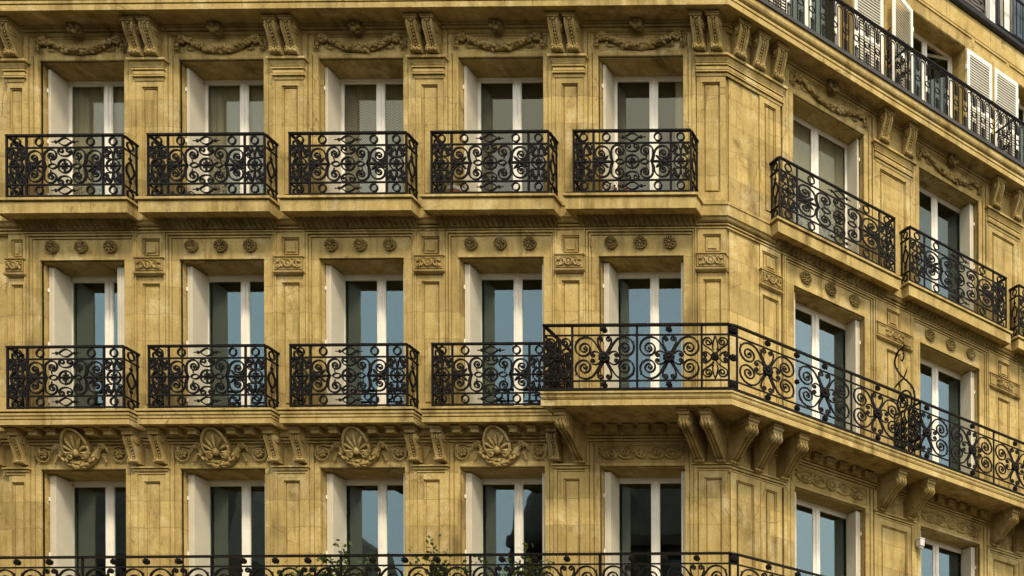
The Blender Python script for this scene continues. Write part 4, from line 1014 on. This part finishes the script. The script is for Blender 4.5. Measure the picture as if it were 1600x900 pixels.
curtain(T(BAY[3], CY, ROWS[0][0]), -.60, .60, .05, 2.28, 'voile', 'added grey voile curtain, standing in for reflected cloud, in the top-row window with a flower pot on its balcony', 4, .005, 9)
curtain(T(BAY[4], CY, ROWS[0][0]), -.60, .30, .05, 2.28, 'voile', 'added grey voile curtain, standing in for reflected cloud, drawn beside a white drape in the window next to the corner', 5, .005, 9)
curtain(T(BAY[4], CY - .02, ROWS[0][0]), .33, .62, .05, 2.28, 'white_cloth', 'white gathered drape at the edge of the window next to the corner', 6, .02, 60)
curtain(W1 @ T(WBAY[0], CY, ROWS[0][0]), -.60, .60, .05, 2.28, 'lace', 'white lace curtain in the first side-wing window round the corner', 7)

def pot(M, name, label, r=.11, h=.19, rim=True):
    rt = empty(name, M); tag(rt, label, 'flower pot')
    b = MB(); n = 16
    prof = [(r * .68, 0), (r, h), (r * .9, h), (r * .86, h - .02), (0.001, h - .03)]
    b.loops([[(p * math.cos(2 * math.pi * i / n), p * math.sin(2 * math.pi * i / n), z) for i in range(n)] for p, z in prof], smooth=False); put((b, 'terracotta'), 'pot', rt)
    if rim:
        b = MB(); b.loops([[(p * math.cos(2 * math.pi * i / n), p * math.sin(2 * math.pi * i / n), z) for i in range(n)] for p, z in ((r * 1.01, h - .045), (r * 1.1, h - .04), (r * 1.1, h + .01), (r * .92, h + .012))]); put((b, 'pot_rim'), 'rim', rt)
    return rt
def foliage(rt, h, spread, n, seed, m='leaf', stems=5, leaf=.035, z0=.15):
    q = random.Random(seed); sb = MB(); lb = MB()
    for s_ in range(stems):
        a = q.uniform(0, 6.28); p = Vector((0.02 * math.cos(a), .02 * math.sin(a), z0)); d = Vector((math.cos(a) * spread, math.sin(a) * spread * .5, 1)).normalized()
        pts = [tuple(p)]; L_ = h * q.uniform(.6, 1.05)
        for k in range(8):
            d = (d + Vector((q.uniform(-.3, .3), q.uniform(-.15, .15), q.uniform(-.12, .10)))).normalized(); p = p + d * L_ / 8; pts.append(tuple(p))
            for _ in range(n):
                o = p + Vector((q.gauss(0, .05), q.gauss(0, .035), q.gauss(0, .045))); ln = leaf * q.uniform(.6, 1.3)
                u_ = Vector((q.uniform(-1, 1), q.uniform(-1, 1), q.uniform(-.8, .6))).normalized(); v_ = u_.cross(Vector((q.uniform(-1, 1), q.uniform(-1, 1), 1))).normalized()
                lb.add([o, o + u_ * ln * .5 + v_ * ln * .38, o + u_ * ln, o + u_ * ln * .5 - v_ * ln * .38], [(0, 1, 2, 3)])
        sb.tube(pts, [.008 - .0007 * i for i in range(len(pts))], 5)
    put((sb, 'bark'), 'stem', rt); put((lb, m), 'foliage', rt)
pot(T(7.02, -.14, 13.155), 'flower_pot', 'orange clay pot with a pale rim on a top-row balcony', .12, .21)
pt = pot(T(9.55, -.13, 13.155), 'flowering_plant', 'low flowering plant with pink blooms in a pot on the balcony next to the corner', .09, .13, False)
foliage(pt, .20, 1.2, 5, 3, 'leaf', 5, .04, .10)
b = MB(); q = random.Random(1)
for i in range(14): b.ball((q.uniform(-.14, .14), q.uniform(-.06, .04), q.uniform(.16, .27)), (.018, .018, .014), 6, 4)
put((b, 'pink_petal'), 'bloom', pt); pt['category'] = 'plant'
# watering can in the second top-row balcony
wc = empty('watering_can', T(2.86, -.15, 13.155)); tag(wc, 'dark watering can standing on a top-row balcony floor', 'watering can')
b = MB(); n = 16; b.loops([[(p * math.cos(2 * math.pi * i / n), p * math.sin(2 * math.pi * i / n), z) for i in range(n)] for p, z in ((.085, 0), (.085, .17), (.06, .19))]); put((b, 'dark_zinc'), 'body', wc)
b = MB(); b.tube([(-.08, 0, .05), (-.17, 0, .13), (-.22, 0, .19)], [.018, .012, .011], 8); b.tube([(-.215, 0, .185), (-.24, 0, .205)], [.014, .034], 10); put((b, 'dark_zinc'), 'spout', wc)
put((MB().tube([(.08, 0, .04), (.14, 0, .09), (.13, 0, .17), (.05, 0, .225), (-.03, 0, .20)], .009, 6), 'dark_zinc'), 'handle', wc)
# hand brush with yellow bristles hooked on a railing
hb = empty('hand_brush', T(7.66, -.26, 13.93)); tag(hb, 'small brush with yellow bristles hanging inside a top-row balcony railing', 'brush')
b = MB(); b.tube([(-.02, 0, -.03), (-.09, .0, -.11)], [.012, .014], 6); put((b, 'bark'), 'handle', hb)
b = MB()
for i in range(7): b.tube([(-.02 + .006 * i, .004 * (i % 2), -.03 + .003 * i), (.035 + .016 * i, .004, .06 - .012 * i)], [.006, .009], 5)
put((b, 'yellow_plastic'), 'bristles', hb)
for i, (x, h, sp, n, seed, lab) in enumerate(((5.50, 1.00, .20, 14, 11, 'leafy green plant rising in a bushy tuft above the lowest balcony rail'), (7.05, 1.06, .34, 8, 12, 'straggling green climber leaning along the lowest balcony rail before a wall pier'), (8.30, 1.00, .28, 9, 13, 'thin-stemmed green shrub on the lowest balcony in front of a dark window'), (4.85, .70, .3, 9, 14, 'low green plant showing between the scrolls of the lowest balcony railing'))):
    rt = pot(T(x, -.50, 6.535), 'balcony_plant', lab, .15, .24, False); rt['category'] = 'plant'; rt['group'] = 'plants on the lowest balcony'
    foliage(rt, h, sp, n, seed, 'leaf', 11, .07, .2)

# ------------------------------------------------------------------ across the street (seen mirrored in the panes)
FWN = MB(); FWN.box(-.55, .55, -.06, .02, 0, 2.0); FWNM = FWN.mesh('window', 'far_glass')
FSH = MB(); FSH.box(-.70, -.58, -.09, .02, -.05, 2.1); FSH.box(.58, .70, -.09, .02, -.05, 2.1); FSH.box(-.75, .75, -.12, .02, 2.1, 2.25); FSH.box(-.75, .75, -.25, .02, -.18, -.05); FSHM = FSH.mesh('frame', 'far_stone')
def far_building(name, x0, x1, yf, hw_, hr, label, dome=False):
    rt = empty(name, T((x0 + x1) / 2, yf - 5, 0)); tag(rt, label, 'building')
    hx = (x1 - x0) / 2; F = Matrix.Rotation(math.pi, 4, 'Z')
    b = MB(); b.box(-hx + .01, hx - .01, -5, 5, 0, hw_); b.box(-hx + .01, hx - .01, 5.001, 5.35, hw_ - .4, hw_); b.box(-hx + .01, hx - .01, 5.001, 5.2, 4.0, 4.3); put((b, 'far_stone'), 'wall', rt)
    b = MB(); b.loops([[(-hx, -5, hw_ + .002), (hx, -5, hw_ + .002), (hx, 5.2, hw_ + .002), (-hx, 5.2, hw_ + .002)], [(-hx + .5, -4, hr - .8), (hx - .5, -4, hr - .8), (hx - .5, 3.9, hr - .8), (-hx + .5, 3.9, hr - .8)], [(-hx + 1, -2, hr), (hx - 1, -2, hr), (hx - 1, 1.5, hr), (-hx + 1, 1.5, hr)]])
    rf = put((b, 'slate'), 'roof', rt)
    for cx in (-hx + .6, hx * .1, hx - .8):
        b = MB(); b.box(cx - .45, cx + .45, -.8, .8, hr - 1.5, hr + .9)
        for j in range(3): b.tube([(cx - .28 + .28 * j, 0, hr + .85), (cx - .28 + .28 * j, 0, hr + 1.4)], .09, 8)
        put((b, 'terracotta'), 'chimney', rf)
    nb = max(2, int((x1 - x0) / 2.3)); fl = int((hw_ - 4.4) / 3.1)
    for i in range(nb):
        for k in range(fl):
            M = T(-hx + (i + .5) * 2 * hx / nb, 5, 4.9 + 3.1 * k) @ F
            wn = put(FWNM, 'window', rt, M); put(FSHM, 'frame', wn)
    if dome:
        b = MB(); n = 20
        b.loops([[(-hx + 2.2 + p * math.cos(2 * math.pi * i / n), 3 + p * math.sin(2 * math.pi * i / n), z) for i in range(n)] for p, z in ((2.9, hw_ - .5), (2.9, hw_ + .3), (2.75, hw_ + 1.4), (2.3, hw_ + 2.5), (1.5, hw_ + 3.3), (.6, hw_ + 3.7), (.15, hw_ + 4.4))], smooth=True)
        put((b, 'slate'), 'dome', rt)
    return rt
far_building('opposite_building', -46, -17.2, -25, 16.4, 20.2, 'long stone apartment block across the street with a slate mansard roof')
far_building('opposite_building', -17.1, -7.0, -25, 12.4, 15.2, 'lower stone house across the street between two taller blocks')
far_building('opposite_building', -6.9, 13, -25, 17.0, 20.6, 'stone corner block across the street with a rounded slate dome', True)
# street tree round the corner, mirrored in a side-wing pane
tr = empty('street_tree', T(37.5, -2.0, 0)); tag(tr, 'tall leafy street tree standing beyond the corner, mirrored in a side-wing pane', 'tree')
b = MB(); q = random.Random(9); tips = []
b.tube([(0, 0, 0), (.1, 0, 3), (.0, .1, 6.5), (.2, 0, 10)], [.28, .22, .17, .09], 9)
for i in range(16):
    a = q.uniform(0, 6.28); z = q.uniform(4.5, 10); r_ = q.uniform(1.5, 3.4) * (1 - (z - 4) / 11)
    p = [(0.05, 0, z), (r_ * .5 * math.cos(a), r_ * .5 * math.sin(a), z + .8), (r_ * math.cos(a), r_ * math.sin(a), z + 1.9)]; b.tube(p, [.07, .05, .02], 6); tips += [p[1], p[2]]
tips.append((.2, 0, 11)); put((b, 'bark'), 'trunk', tr)
b = MB()
for c in tips:
    for i in range(260):
        o = Vector(c) + Vector((q.gauss(0, .55), q.gauss(0, .55), q.gauss(0, .5))); ln = q.uniform(.10, .2)
        u_ = Vector((q.uniform(-1, 1), q.uniform(-1, 1), q.uniform(-1, 1))).normalized(); v_ = u_.cross(Vector((q.uniform(-1, 1), q.uniform(-1, 1), 1))).normalized()
        b.add([o, o + u_ * ln * .5 + v_ * ln * .4, o + u_ * ln, o + u_ * ln * .5 - v_ * ln * .4], [(0, 1, 2, 3)])
put((b, 'tree_leaf'), 'crown', tr)
